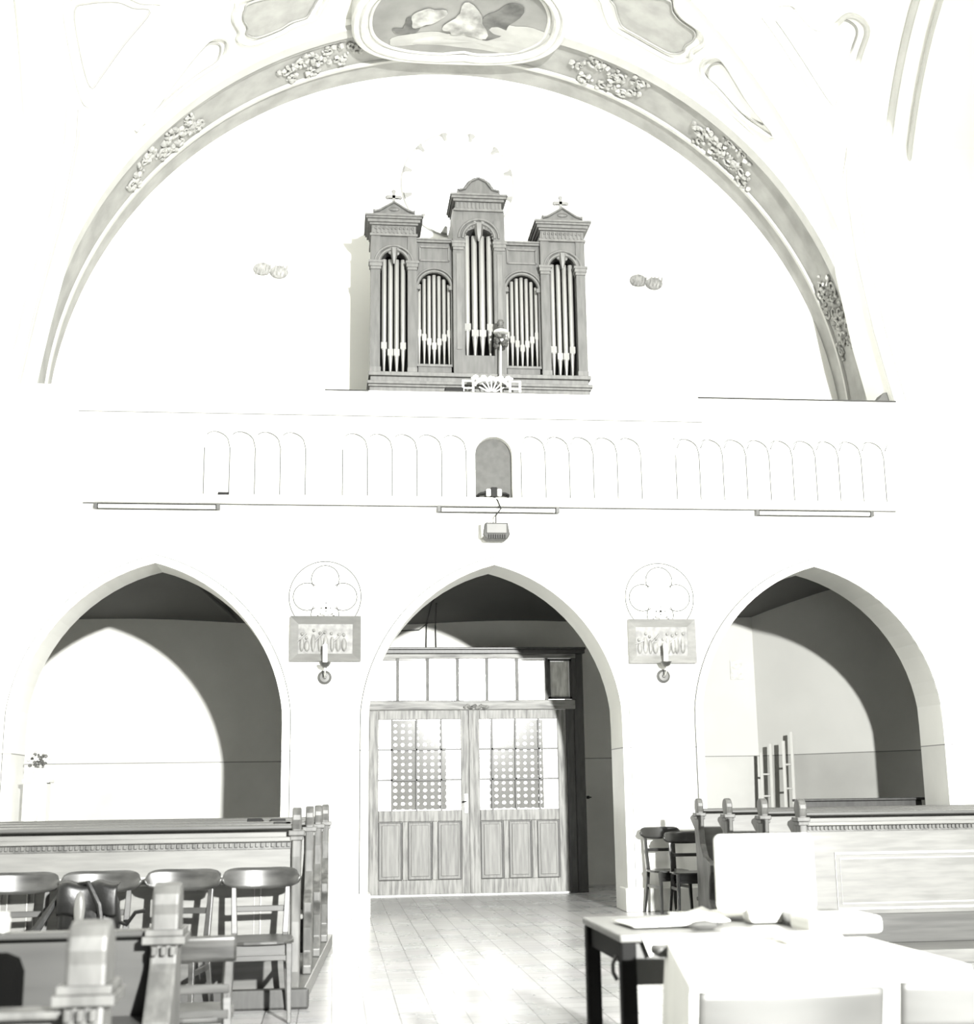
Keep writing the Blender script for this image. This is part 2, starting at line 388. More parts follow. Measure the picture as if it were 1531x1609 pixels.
for sx in (-1, 1):          # side lunette recesses
    b.grid(lambda u, v: (VCX+sx*(VHW+1.2*u), VCY-cos(pi*v)*VLB, VZS+5.0*sin(pi*v)), 1, 60)
    b.grid(lambda u, v: (VCX+sx*(VHW+1.2), VCY-cos(pi*v)*VLB, VZS-.2+(5.2*sin(pi*v)+.2)*u), 1, 60)
struct('ceiling', b, PLU, smooth=True)
for sx_, pts, far in ((1, [(6.70, 5.857), (6.51, 6.75), (6.36, 7.74), (6.30, 8.58), (6.38, 9.46), (6.57, 10.17), (6.87, 10.83), (7.13, 11.30), (7.27, 10.98), (7.46, 10.9), (8.2, 10.86)], 8.2), (-1, [(-3.56, 5.857), (-3.41, 6.79), (-3.18, 7.96), (-3.07, 8.85), (-3.07, 9.41), (-3.18, 10.0), (-3.30, 10.66), (-3.5, 11.2), (-4.6, 11.0)], -4.6)):
    struct('trim_%d' % (20+sx_), MB().prism(pts+[(far, 5.857)], 'y', -.06, .64), PLU)
    e_ = [(a, -.06, c) for a, c in pts[:8]]
    struct('trim_%d' % (24+sx_), MB().tube(e_, .022, 6).tube([(a+sx_*.14, -.07, c) for a, _, c in e_], .012, 6), RIBM, smooth=True)
b = MB()                    # groin and wall ribs
for sx in (-1, 1):
    b.tube([(VCX+sx*VHW*u, .65-VLB*(1-u), vz(VCX+sx*VHW*u, .65-VLB*(1-u))-.005) for u in [.3+.7*i/40 for i in range(40)]], .028)
    b.tube([(VCX+sx*(VHW+.02), VCY+VLB*cos(a), VZS+4.97*sin(a)) for a in [pi*i/48 for i in range(1, 30)]], .05)
    b.tube([(VCX+sx*(VHW+.3), VCY+VLB*cos(a)*.985, VZS+4.9*sin(a)) for a in [pi*i/48 for i in range(1, 30)]], .03)
struct('trim_10', b, mat('vault_rib_paint', .45, .85), smooth=True)
CART = {
 'upper_left': [(-0.2, -0.16, 10.98), (-0.21, 0.13, 10.98), (-0.26, 0.25, 10.96), (-0.35, 0.42, 10.92), (-0.58, 0.41, 10.82), (-0.78, 0.48, 10.73), (-1.11, 0.44, 10.54), (-1.27, 0.22, 10.44), (-1.24, 0.05, 10.46), (-1.29, -0.24, 10.43), (-1.25, -0.44, 10.45), (-1.11, -0.55, 10.54)],
 'upper_right': [(3.19, -0.31, 11.05), (3.25, -0.11, 11.03), (3.37, 0.17, 10.99), (3.49, 0.33, 10.95), (3.75, 0.38, 10.84), (4.0, 0.41, 10.71), (4.28, 0.39, 10.56), (4.43, 0.18, 10.46), (4.42, 0.01, 10.47), (4.49, -0.23, 10.42), (4.46, -0.43, 10.45), (4.33, -0.47, 10.53), (4.19, -0.5, 10.61), (4.06, -0.61, 10.68), (3.91, -0.81, 10.76)],
 'drop_right': [(5.54, 0.3, 9.5), (5.24, 0.49, 9.82), (4.79, 0.34, 10.21), (4.63, 0.29, 10.33), (4.58, 0.07, 10.37), (4.65, -0.15, 10.31), (4.77, -0.19, 10.22), (5.17, 0.14, 9.89)],
 'drop_left': [(-2.5, .5, 9.35), (-2.22, 0.36, 9.64), (-1.71, -0.07, 10.12), (-1.55, -0.13, 10.24), (-1.42, 0.02, 10.34), (-1.4, 0.2, 10.35), (-1.49, 0.43, 10.28), (-1.82, 0.44, 10.02)],
 'triangle_right': [(6.09, -0.2, 9.49), (5.16, -0.85, 10.33), (5.06, -0.94, 10.42), (5.14, -1.03, 10.49), (5.37, -1.05, 10.51), (5.54, -0.94, 10.41), (5.73, -0.85, 10.33), (5.93, -0.87, 10.35), (6.07, -0.97, 10.44), (6.24, -0.95, 10.43), (6.37, -0.85, 10.33), (6.34, -0.65, 10.12), (6.26, -0.23, 9.55)],
 'triangle_left': [(-2.99, -0.1, 9.31), (-3.1, -0.32, 9.68), (-3.15, -0.72, 10.2), (-2.94, -0.8, 10.28), (-2.53, -0.83, 10.31), (-2.3, -0.78, 10.26), (-2.06, -0.75, 10.23), (-2.46, -0.45, 9.87), (-2.84, -0.17, 9.43)]}
CL = {'upper_left': 'grey painted stucco cartouche on the vault left of the oval fresco', 'upper_right': 'grey painted stucco cartouche on the vault right of the oval fresco',
 'drop_right': 'small drop shaped stucco frame on the vault above the right arch band', 'drop_left': 'small drop shaped stucco frame on the vault above the left arch band',
 'triangle_right': 'tapering scrolled stucco frame in the far right vault spandrel', 'triangle_left': 'tapering stucco frame in the far left vault spandrel'}
def smoothloop(P, k=4):
    n = len(P); out = []
    for i in range(n):
        a, b_, c, d = [Vector(P[(i+j) % n]) for j in (-1, 0, 1, 2)]
        for j in range(k):
            t = j/k; out.append(.5*((2*b_)+(c-a)*t+(2*a-5*b_+4*c-d)*t*t+(3*b_-a-3*c+d)*t**3))
    return out
for k, P in CART.items():
    L_ = [Vector((p.x, p.y, min(vz(p.x, p.y), p.z+.1)-.015)) for p in smoothloop(P)]
    root = thing('stucco_cartouche', CL[k], 'ceiling ornament', P[0])
    cen = sum(L_, Vector())/len(L_)
    MB().tube([p-Vector(P[0]) for p in L_], .034, 8, closed=True).build('moulding', STUC, root, smooth=True)
    inn = [cen+(p-cen)*.78 for p in L_]; inn = [Vector((p.x, p.y, vz(p.x, p.y)-.02))-Vector(P[0]) for p in inn]
    MB().tube(inn, .014, 6, closed=True).build('inner_moulding', RIBM, root, smooth=True)
    bb = MB(); rings = [1, .75, .5, .25]
    R = [[bb.b.verts.new(Vector((q.x, q.y, vz(q.x, q.y)-.012))-Vector(P[0])) for q in [cen+(p-cen)*.76*s_ for p in L_]] for s_ in rings]
    for A, B_ in zip(R, R[1:]):
        for i in range(len(A)): bb.b.faces.new((A[i], A[(i+1) % len(A)], B_[(i+1) % len(A)], B_[i]))
    bb.b.faces.new(R[-1])
    bb.build('painted_field', FIELD if k.startswith('upper') else PLU, root, smooth=True)
# oval fresco
def medz(x, off=0): return 11.04-(5.2-sqrt(5.2**2-(x-1.6)**2))-off
MCX, MCY, MA, MBB = 1.50, .40, 1.38, 1.10
def oval(k, n=72, off=0, dent=0):
    out = []
    for i in range(n):
        a = 2*pi*i/n; ca, sa = cos(a), sin(a); e = 2/2.3
        x = MCX+MA*k*math.copysign(abs(ca)**e, ca); y = MCY+MBB*k*math.copysign(abs(sa)**e, sa)
        y -= dent*math.exp(-((x-1.6)/.14)**2)*(1 if sa > 0 else 0)
        out.append((x, y, medz(x, off)))
    return out
med = thing('ceiling_fresco', 'oval painted fresco in a moulded stucco frame at the crown of the vault', 'painting', (MCX, MCY, 11.3))
def ofs(P): return [(p[0]-MCX, p[1]-MCY, p[2]-11.3) for p in P]
MB().tube(ofs(oval(.965, off=.0)), .055, 8, closed=True).tube(ofs(oval(.90, off=.02, dent=.05)), .05, 8, closed=True).tube(ofs(oval(.83, off=-.01, dent=.07)), .03, 8, closed=True).build('moulded_frame', STUC, med, smooth=True)
bb = MB(); R = []
for k in (.84, .6, .35, .1): R.append([bb.b.verts.new(p) for p in ofs(oval(k, dent=.07*k))])
for A, B_ in zip(R, R[1:]):
    for i in range(72): bb.b.faces.new((A[i], A[(i+1) % 72], B_[(i+1) % 72], B_[i]))
bb.b.faces.new(R[-1]); bb.build('painted_sky', FRSKY, med, smooth=True)
bb = MB(); A = [bb.b.verts.new(p) for p in ofs(oval(1.0))]; B_ = [bb.b.verts.new((p[0], p[1], p[2]+.35)) for p in ofs(oval(1.0))]; D_ = [bb.b.verts.new(p) for p in ofs(oval(.84))]
for i in range(72):
    j = (i+1) % 72; bb.b.faces.new((A[i], A[j], B_[j], B_[i])); bb.b.faces.new((A[i], A[j], D_[j], D_[i]))
bb.build('frame_body', STUC, med, smooth=True)
def patch(name, m, cx, cy, rx, ry, off, rot=0, wob=.18, n=28, seed=0):
    rnd = random.Random(seed); ph = [rnd.uniform(0, 6) for _ in range(4)]; bb = MB(); P = []
    for i in range(n):
        a = 2*pi*i/n; k = 1+wob*sin(2*a+ph[0])+wob*.7*sin(3*a+ph[1])+wob*.5*sin(5*a+ph[2])
        x_, y_ = rx*k*cos(a), ry*k*sin(a); x = cx+x_*cos(rot)-y_*sin(rot); y = cy+x_*sin(rot)+y_*cos(rot)
        P.append((x-MCX, y-MCY, medz(x, off)-11.3))
    c0 = bb.b.verts.new((cx-MCX, cy-MCY, medz(cx, off)-11.3)); V = [bb.b.verts.new(p) for p in P]
    for i in range(n): bb.b.faces.new((c0, V[i], V[(i+1) % n]))
    bb.build(name, m, med, solid=.004)
patch('painted_cloud', FRCL, 1.75, .98, .72, .20, .006, seed=1); patch('painted_cloud', FRCL, 2.3, .72, .42, .30, .010, seed=3)
patch('painted_cloud', FRCL, 1.15, .92, .5, .16, .008, seed=4)
patch('painted_dark_robe', FRD, 2.02, .45, .20, .42, .014, rot=.25, seed=5); patch('painted_pale_robe', FRL, 1.66, .52, .20, .34, .018, rot=-.3, seed=6)
patch('painted_pale_robe', FRL, 1.48, .62, .13, .22, .022, rot=.4, seed=8); patch('painted_angel', FRD, .95, .55, .16, .2, .013, seed=9)
patch('painted_angel', FRL, 1.08, .42, .17, .24, .02, rot=.5, seed=11); patch('painted_dark_robe', FRD, .80, .70, .14, .07, .016, rot=.4, seed=12)
# stucco foliage on the band
def foliage(th0, th1, n, label, seed):
    rnd = random.Random(seed); base = band((th0+th1)/2, .43, 0); root = thing('stucco_foliage', label, 'ornament', base, 0, 'stucco foliage reliefs on the grey arch band')
    bb = MB(); bb2 = MB()
    def at(th, t, o): p = band(th, t, o); return (p[0]-base[0], p[1]-base[1], p[2]-base[2])
    for i in range(n):
        th = th0+(th1-th0)*(i+.5)/n; t = .43+.16*sin(i*1.9)+rnd.uniform(-.05, .05); r0 = rnd.uniform(.05, .10)
        pts = []; s_ = rnd.choice((-1, 1)); a0 = rnd.uniform(0, 6)
        for j in range(14):
            a = a0+s_*j*.5; r = r0*(1-j/16)*1.1; pts.append(at(th+r*cos(a)/5.2, t+r*sin(a)/1.3, .02))
        bb.tube(pts, .02, 6, rad=[.022*(1-j/20) for j in range(14)])
        for j in range(7):
            a = rnd.uniform(0, 6.28); r = rnd.uniform(.04, .15); bb2.blob(at(th+r*cos(a)/5.2, t+r*sin(a)/1.5, .012), (rnd.uniform(.02, .05),)*3, 1, .25)
    bb.build('scroll', STUF, root, smooth=True); bb2.build('leaves', STUF, root, smooth=True)
def thof(x, z): return math.atan2(z-5.93, x-1.58)
for (xa, za, xb, zb, n_, lab) in (
    (-2.45, 9.5, -1.85, 9.95, 9, 'grey white stucco foliage low on the left of the arch band'),
    (-.80, 10.6, .25, 11.0, 11, 'stucco foliage on the upper left of the arch band beside the fresco'),
    (3.15, 10.85, 4.0, 10.5, 10, 'stucco foliage on the upper right of the arch band beside the fresco'),
    (4.75, 10.0, 5.45, 9.35, 12, 'stucco foliage cluster halfway down the right of the arch band'),
    (6.40, 7.9, 6.70, 6.9, 13, 'stucco foliage cluster low on the right of the arch band'),
    (-2.9, 9.05, -2.5, 9.45, 4, 'small stucco foliage sprig lowest on the left of the arch band')):
    foliage(thof(xa, za), thof(xb, zb), n_, lab, n_*7+int(xa*3))
# round window behind the organ
WX, WZ, WR = 1.60, 9.44, .74
win = MB().lathe([(WR, 1.93), (WR, 1.95), (0.01, 1.95), (0.01, 1.93)], (WX, 0, WZ), 48, 'y').build('window_1', GLOW); tag(win, kind='structure')
MB().tube([(WX+(WR+.03)*cos(2*pi*i/48), 1.93, WZ+(WR+.03)*sin(2*pi*i/48)) for i in range(48)], .014, 8, closed=True).build('window_frame', RIBM, win, smooth=True)
b = MB()
for i in range(12):
    a = 2*pi*i/12+pi/12; p = Vector((WX+(WR+.02)*cos(a), 1.9, WZ+(WR+.02)*sin(a))); q = Vector((WX+(WR-.09)*cos(a), 1.9, WZ+(WR-.09)*sin(a)))
    b.tube([p, q], .05, 6, rad=[.05, .022])
b.build('tracery_cusp', mat('cusp_stone', .22, .8), win)
# faint mouldings of a blind arch beside the organ on both sides
b = MB()
for s_ in (1, -1):
    X = lambda x: x if s_ > 0 else 2*1.72-x
    b.tube([(X(x), 1.95, z) for x, z in ((3.33, 7.59), (3.6, 7.78), (3.96, 7.88), (4.5, 7.9), (4.94, 7.84), (5.43, 7.65))], .012, 5)
    b.tube([(X(5.43), 1.95, 7.65), (X(5.37), 1.95, 4.7)], .012, 5)
struct('trim_11', b, PLU)
for i, (x, lab) in enumerate(((-.905, 'pair of pale striped plaster ovals on the loft wall left of the organ'), (4.18, 'pair of grey striped plaster ovals on the loft wall right of the organ'))):
    t = thing('wall_ornament', lab, 'ornament', (x, 1.95, 8.11), 0)
    for s_ in (-1, 1):
        bb = MB(); bb.blob((s_*.11, -.02, -.02*s_), (.12, .04, .09), 3)
        for j in range(4): bb.tube([(s_*.11-.08+.05*j, -.055, -.07), (s_*.11-.05+.05*j, -.062, 0), (s_*.11-.04+.05*j, -.05, .07)], .008, 5)
        bb.build('oval', mat('ornament_paint_%d%d' % (i, s_), .34 if i == 0 else .2, .7, var=.5, scale=14, stretch=(3, 1, 1)), t, smooth=True)

# ------------------------------------------------------------------ pipe organ
OC = 1.725
org = thing('pipe_organ', 'grey oak pipe organ case with pale metal pipes and crosses on the gallery', 'organ', (OC, 1.0, 4.6))
def OB(mb, name, m, **k):
    o = mb.build(name, m, org, **k); o.location = (-OC, -1.0, -4.6); return o
def arch_plate(b, xa, xb, zs, ztop, y0, y1, crown, n=16):
    c = (xa+xb)/2; r = (xb-xa)/2
    f = lambda x: zs+(crown-zs)*sqrt(max(0, 1-((x-c)/r)**2))
    for i in range(n):
        a, d = xa+(xb-xa)*i/n, xa+(xb-xa)*(i+1)/n
        b.prism([(a, f(a)), (d, f(d)), (d, ztop), (a, ztop)], 'y', y0, y1)
def arch_mould(b, c, zs, r, y, rad, n=20):
    b.tube([(c+r*cos(pi*i/n), y, zs+r*sin(pi*i/n)) for i in range(n+1)], rad, 6)
OB(MB().box(.42, 3.03, .8, 1.5, 4.62, 6.2).box(.42, 3.03, 1.0, 1.5, 6.2, 8.0).box(1.42, 2.03, 1.0, 1.5, 8.0, 8.5), 'case_body', OAK)
OB(MB().box(.45, 3.0, .9, .97, 6.2, 8.0).box(1.5, 1.95, .9, .97, 7.9, 8.3), 'dark_interior', BLACKV)
OB(MB().box(.375, 3.075, .55, .95, 4.62, 6.10).box(.36, 3.09, .53, .95, 6.10, 6.13).box(.345, 3.105, .51, .95, 6.13, 6.17).box(.385, 3.065, .57, .95, 6.17, 6.24).box(.36, 3.09, .53, .95, 6.24, 6.29), 'base_moulding', OAKL, bevel=.006)
for s_ in (-1, 1):
    X = lambda x: OC+s_*x
    def bx(b, xa, xb, *r): a, d = sorted((X(xa), X(xb))); return b.box(a, d, *r)
    # outer tower: 0.775 .. 1.34 from the centre
    b = MB(); bx(b, 1.225, 1.34, .58, .95, 6.29, 8.06); bx(b, .775, .885, .58, .95, 6.29, 8.06)
    a, d = sorted((X(.885), X(1.225))); arch_plate(b, a, d, 7.70, 8.06, .60, .80, 7.89)
    OB(b, 'tower_frame', OAK)
    b = MB()
    for q_, (xa, xb) in enumerate(((1.215, 1.345), (.77, .89))):
        if q_: OB(b, 'capital', OAKL); b = MB()
        for z0, z1, g in ((7.62, 7.655, .0), (7.655, 7.70, .012), (7.70, 7.73, .022)): bx(b, xa-g, xb+g, .565-g, .7, z0, z1)
        bx(b, xa+.0, xb, .57, .7, 6.29, 6.36)
    OB(b, 'capital', OAKL)
    b = MB(); c = X(1.055)
    arch_mould(b, c, 7.70, .19, .59, .022); arch_mould(b, c, 7.70, .235, .585, .016)
    for k in range(9): b.blob((c+.05*sin(k*2.1), .60, 7.83+.012*k), (.03, .02, .03), 1)
    b.tube([(c, .59, 7.90), (c, .58, 7.78), (c, .59, 7.70)], .02, 6, rad=[.05, .035, .01])
    for k in range(12): b.blob((c-.09+.09*cos(pi*k/11)*2+.09, .60, 7.72+.17*sin(pi*k/11)), (.018, .015, .018), 1)
    OB(b, 'arch_carving', OAKL, smooth=True)
    b = MB(); c0 = X(1.0575)
    for z0, z1, hw, y in ((8.06, 8.09, .295, .56), (8.09, 8.20, .275, .585), (8.20, 8.225, .30, .55), (8.225, 8.26, .325, .52), (8.26, 8.285, .345, .49), (8.285, 8.31, .36, .47)):
        b.box(c0-hw, c0+hw, y, 1.1, z0, z1)
    for k in range(11): b.box(c0-.25+.05*k-.008, c0-.25+.05*k+.008, .57, .6, 8.10, 8.19)
    for k in range(10): b.blob((c0-.225+.05*k, .582, 8.165), (.018, .012, .018), 1)
    OB(b, 'cornice', OAKL)
    b = MB().prism([(c0-.26, 8.31), (c0+.26, 8.31), (c0+.26, 8.39), (c0+.20, 8.37), (c0, 8.50), (c0-.20, 8.37), (c0-.26, 8.39)], 'y', .52, .9)
    b.tube([(c0-.25, .51, 8.35), (c0-.18, .51, 8.37), (c0, .51, 8.485), (c0+.18, .51, 8.37), (c0+.25, .51, 8.35)], .018, 6)
    b.blob((c0, .52, 8.39), (.07, .02, .03), 2)
    OB(b, 'pediment', OAK)
    b = MB().box(c0-.018, c0+.018, .61, .65, 8.49, 8.69).box(c0-.08, c0+.08, .61, .65, 8.585, 8.622)
    for p in ((0, 8.68), (-.07, 8.60), (.07, 8.60)): b.blob((c0+p[0]*1.12, .63, p[1]), (.028, .02, .028), 2)
    OB(b, 'cross', mat('cross_grey', .16, .5), smooth=True)
    # flat between towers: .325 .. .775
    b = MB(); bx(b, .325, .345, .66, .95, 6.29, 8.02); bx(b, .755, .775, .66, .95, 6.29, 8.02); bx(b, .325, .775, .66, .95, 6.29, 6.43)
    a, d = sorted((X(.335), X(.765))); arch_plate(b, a, d, 7.44, 8.02, .67, .85, 7.645)
    OB(b, 'flat_frame', OAK)
    b = MB(); bx(b, .32, .78, .63, .95, 8.02, 8.045); bx(b, .32, .78, .61, .95, 8.045, 8.065)
    cc = X(.55); arch_mould(b, cc, 7.43, .215, .66, .02); arch_mould(b, cc, 7.43, .25, .655, .012)
    for z in (7.785, 7.965): bx(b, .37, .73, .65, .68, z-.01, z+.01)
    for x in (.37, .73): bx(b, x-.01, x+.01, .65, .68, 7.785, 7.965)
    bx(b, .34, .76, .64, .7, 7.40, 7.43) if False else None
    bx(b, .33, .77, .64, .7, 6.40, 6.43)
    for x in (.345, .755): bx(b, x-.03, x+.03, .64, .7, 7.40, 7.45)
    OB(b, 'panel_moulding', OAKL)
    # faces beneath the central tower
    b = MB(); bx(b, .185, .325, .56, .95, 6.29, 8.30)
    OB(b, 'centre_pilaster', OAK)
    b = MB()
    for z0, z1, g in ((7.90, 7.935, .0), (7.935, 7.98, .012), (7.98, 8.01, .02)): bx(b, .19-g, .325+g, .545-g, .7, z0, z1)
    bx(b, .225, .285, .55, .56, 6.6, 7.85)
    OB(b, 'capital', OAKL)
b = MB(); arch_plate(b, OC-.195, OC+.195, 8.05, 8.42, .57, .8, 8.20); b.box(OC-.325, OC+.325, .575, .95, 8.25, 8.45); b.box(OC-.195, OC+.195, .57, .95, 6.29, 6.53)
OB(b, 'centre_frame', OAK)
b = MB()
for z0, z1, hw, y in ((8.42, 8.45, .31, .54), (8.45, 8.54, .29, .56), (8.54, 8.57, .32, .52), (8.57, 8.60, .345, .49), (8.60, 8.625, .36, .47)): b.box(OC-hw, OC+hw, y, 1.1, z0, z1)
for k in range(12): b.box(OC-.27+.049*k-.008, OC-.27+.049*k+.008, .545, .57, 8.455, 8.535)
OB(b, 'cornice', OAKL)
b = MB(); arch_mould(b, OC, 8.06, .20, .56, .022); arch_mould(b, OC, 8.06, .25, .555, .016)
for k in range(9): b.blob((OC+.06*sin(k*2.1), .57, 8.2+.012*k), (.03, .02, .03), 1)
b.tube([(OC, .56, 8.24), (OC, .55, 8.1), (OC, .56, 8.02)], .02, 6, rad=[.06, .045, .01])
for k in range(14): b.blob((OC+.18*cos(pi*k/13), .57, 8.07+.17*sin(pi*k/13)), (.018, .015, .018), 1)
OB(b, 'arch_carving', OAKL, smooth=True)
b = MB().prism([(OC-.27, 8.625), (OC+.27, 8.625), (OC+.27, 8.70), (OC+.2, 8.71), (OC+.14, 8.80), (OC+.07, 8.85), (OC, 8.87), (OC-.07, 8.85), (OC-.14, 8.80), (OC-.2, 8.71), (OC-.27, 8.70)], 'y', .52, .9)
b.tube([(OC-.25, .51, 8.68), (OC-.17, .51, 8.70), (OC-.1, .51, 8.80), (OC, .51, 8.85), (OC+.1, .51, 8.80), (OC+.17, .51, 8.70), (OC+.25, .51, 8.68)], .018, 6)
OB(b, 'crown', OAK)
def pipe(x, y, r, zfoot, zmouth, ztop):
    b = MB(); b.lathe([(r*.3, zfoot), (r*.92, zmouth-.02), (r, zmouth-.01), (r, ztop), (r*.9, ztop)], (x, y, 0), 14)
    b.box(x-r*1.12, x+r*1.12, y-r*1.05, y, zmouth, zmouth+.085)
    b.box(x-r*.8, x+r*.8, y-r*1.1, y, zmouth-.015, zmouth-.005)
    OB(b, 'organ_pipe', TIN, smooth=True)
for s_ in (-1, 1):
    c = OC+s_*1.055
    for k, (zm, dz) in enumerate(((6.63, .06), (6.545, 0), (6.545, 0), (6.63, .06))): pipe(c-.117+.078*k, .72, .031, 6.30, zm, 7.80)
    c = OC+s_*.55
    for k in range(7):
        q = abs(k-3); pipe(c-.186+.062*k, .76, .0245, 6.435, 6.655+.055*q, 7.63-.014*q*q)
for k in range(4): pipe(OC-.143+.0953*k, .70, .038, 6.535, 6.81 if k in (1, 2) else 6.89, 8.14)
# things standing behind the parapet in front of the organ
t = thing('standing_lamp', 'slim standing lamp with pale shade before the organ pipes', 'lamp', (1.96, .40, 4.6))
MB().tube([(0, 0, 0), (0, 0, 1.2), (-.01, 0, 1.6), (0, 0, 2.05)], .011, 8).lathe([(.09, 0), (.09, .02), (.02, .04)], n=16).build('pole', TUBEM, t, smooth=True)
MB().lathe([(.03, 2.33), (.045, 2.30), (.03, 2.26), (.05, 2.22)], n=12).build('finial', OAK, t, smooth=True)
MB().lathe([(.03, 2.22), (.085, 2.19), (.09, 2.165), (.06, 2.16)], n=16).build('pale_shade', TUBEM, t, smooth=True)
bb = MB()
for k in range(14): bb.blob((.06*cos(k*2.4), .06*sin(k*2.4), 2.02+.013*(k % 9)), (.04, .04, .045), 1, .2)
bb.build('dark_globe', mat('dark_globe', .10, .3, var=.6, scale=20), t, smooth=True)
t = thing('music_desk', 'white openwork music desk with fan pattern on the gallery parapet', 'music stand', (1.81, .17, 5.893))
b = MB()
for s_ in (-1, 1):
    for x in (.34, .22):
        b.box(s_*x-.012, s_*x+.012, -.012, .012, 0, .19)
    for z in (.02, .09, .18): b.box(min(s_*.34, s_*.22), max(s_*.34, s_*.22), -.01, .01, z-.008, z+.008)
b.build('side_lattice', TUBEM, t)
b = MB()
for k in range(7):
    a = pi*(k+1)/8; b.tube([(.03*cos(a), 0, .04+.02*sin(a)), (.16*cos(a), 0, .05+.15*sin(a))], .008, 5)
b.tube([(.2*cos(pi*i/16), 0, .12+.09*sin(pi*i/16)) for i in range(17)], .016, 6); b.box(-.1, .1, -.02, .02, .0, .03)
b.build('fan_back', WHITEW, t)
bb = MB()
for k in range(16): bb.blob((-.22+.03*k, .0, .215+.018*sin(k*1.9)), (.035, .03, .025), 1, .3)
bb.build('cloth_runner', WHITEW, t, smooth=True)
tag(MB().box(-.7, .7, -.1, .1, 0, .03).build('long_board', OAK, loc=(1.83, .1, 5.862), bevel=.005), 'long grey board lying on the parapet below the music desk', 'board')
tag(MB().box(-.11, .11, -.06, .06, 0, .08).build('book_stack', BLK, loc=(1.36, .16, 5.892), bevel=.01), 'dark book lying on the board left of the music desk', 'book')
tag(MB().prism([(-.1, 0), (.1, 0), (.1, .1), (.06, .16), (.0, .15), (-.05, .08), (-.1, .03)], 'y', -.1, .1).build('folded_cushion', GREYP, loc=(6.62, .18, 5.858), bevel=.01), 'small grey hump shaped cushion at right end of the gallery parapet', 'cushion')

# ------------------------------------------------------------------ things on the gallery front
TL = ('long fluorescent tube under the gallery ledge, leftmost of three', 'long fluorescent tube above the central arch, below the niche', 'long fluorescent tube under the gallery ledge, rightmost of three')
for (xa, xb), lab in zip(((-2.65, -1.317), (1.154, 2.518), (4.884, 6.28)), TL):
    t = thing('fluorescent_lamp', lab, 'lamp', ((xa+xb)/2, -.10, 4.45), 0, 'fluorescent tubes under the gallery ledge'); h = (xb-xa)/2
    MB().tube([(-h+.03, 0, 0), (h-.03, 0, 0)], .021, 12).build('tube', TUBEM, t, smooth=True)
    MB().box(-h, h, .012, .05, .0, .029).box(-h, h, .012, .03, -.031, -.024).build('tube_shade_strip', LINEM, t)  # dark strips above and below, standing in for the tube's shadow
    for s_ in (-1, 1): MB().box(s_*h-.02, s_*h+.02, -.025, .04, -.03, .035).build('socket', mat('socket_grey', .05, .5), t, bevel=.004)
tag(MB().tube([(X0+1.6, -.052, 4.492), (X1-1.6, -.052, 4.492)], .005, 6).build('electric_cable', LINEM), 'thin grey cable running along the gallery ledge', 'cable')
tag(MB().box(-.06, .06, -.04, .0, 0, .035).build('junction_box', BLK, loc=(-1.27, -.01, 4.602), bevel=.004), 'small dark junction box on the ledge above the left tube', 'junction box')
tag(MB().box(-.06, .06, -.04, .0, 0, .02).build('junction_box', GREYM, loc=(2.5, -.01, 4.602), bevel=.004), 'flat grey junction box on the ledge right of the niche', 'junction box')
t = thing('transformer', 'small black and white transformer box standing in the grey niche', 'transformer', (1.80, .02, 4.622))
MB().box(-.035, .035, -.05, .04, 0, .115).build('core', BLK, t, bevel=.005)
for s_ in (-1, 1): MB().box(s_*.035, s_*.09, -.04, .03, .012, .10).build('coil', TUBEM, t, bevel=.015)
MB().tube([(-.08, 0, .06), (-.15, .01, .05), (-.18, .0, .03), (-.19, -.02, .005)], .016, 6).tube([(.08, 0, .05), (.14, .01, .05), (.17, .0, .03), (.16, -.03, .005)], .016, 6).build('lead', BLK, t, smooth=True)
tag(MB().tube([(1.80, -.03, 4.615), (1.83, -.085, 4.57), (1.86, -.14, 4.46), (1.80, -.13, 4.38), (1.80, -.13, 4.30)], .008, 6).build('lamp_cord', BLK), 'dark cord from the transformer down to the floodlight', 'cable')
t = thing('floodlight', 'grey square floodlight hanging below the gallery ledge above the central arch', 'floodlight', (1.795, -.14, 4.18))
MB().prism([(-.13, .10), (.13, .10), (.155, -.04), (.11, -.09), (-.11, -.09), (-.155, -.04)], 'y', -.09, .08).build('housing', mat('floodlight_shell', .055, .7, metal=0, var=.3), t, bevel=.012)
MB().box(-.115, .115, -.105, -.088, -.025, .085).build('front_glass', mat('floodlight_front', .11, .5, var=.2), t, bevel=.006)
b = MB()
for k in range(8): b.box(-.09+.026*k-.004, -.09+.026*k+.004, -.108, -.09, -.085, -.04)
b.build('cooling_grille', BLK, t)
for s_ in (-1, 1): MB().box(s_*.15-.012, s_*.15+.012, -.06, .14, -.05, .12).build('bracket', GREYM, t)
# quatrefoil roundels
for k, x in enumerate((-.12, 3.70)):
    b = MB(); cz0 = 3.46; nn = 48
    b.tube([(x+.40*cos(2*pi*i/nn), -.002, cz0+.40*sin(2*pi*i/nn)) for i in range(nn)], .006, 6, closed=True)
    P = []
    for q in range(4):
        c = (x+.2*cos(q*pi/2), cz0+.2*sin(q*pi/2))
        for i in range(15):
            a = q*pi/2-2.2+4.4*i/14; P.append((c[0]+.155*cos(a), -.002, c[1]+.155*sin(a)))
    b.tube(P, .006, 6, closed=True)
    struct('trim_%d' % (12+k), b, SHADEL, smooth=True)  # ridges coloured dark in place of their shading
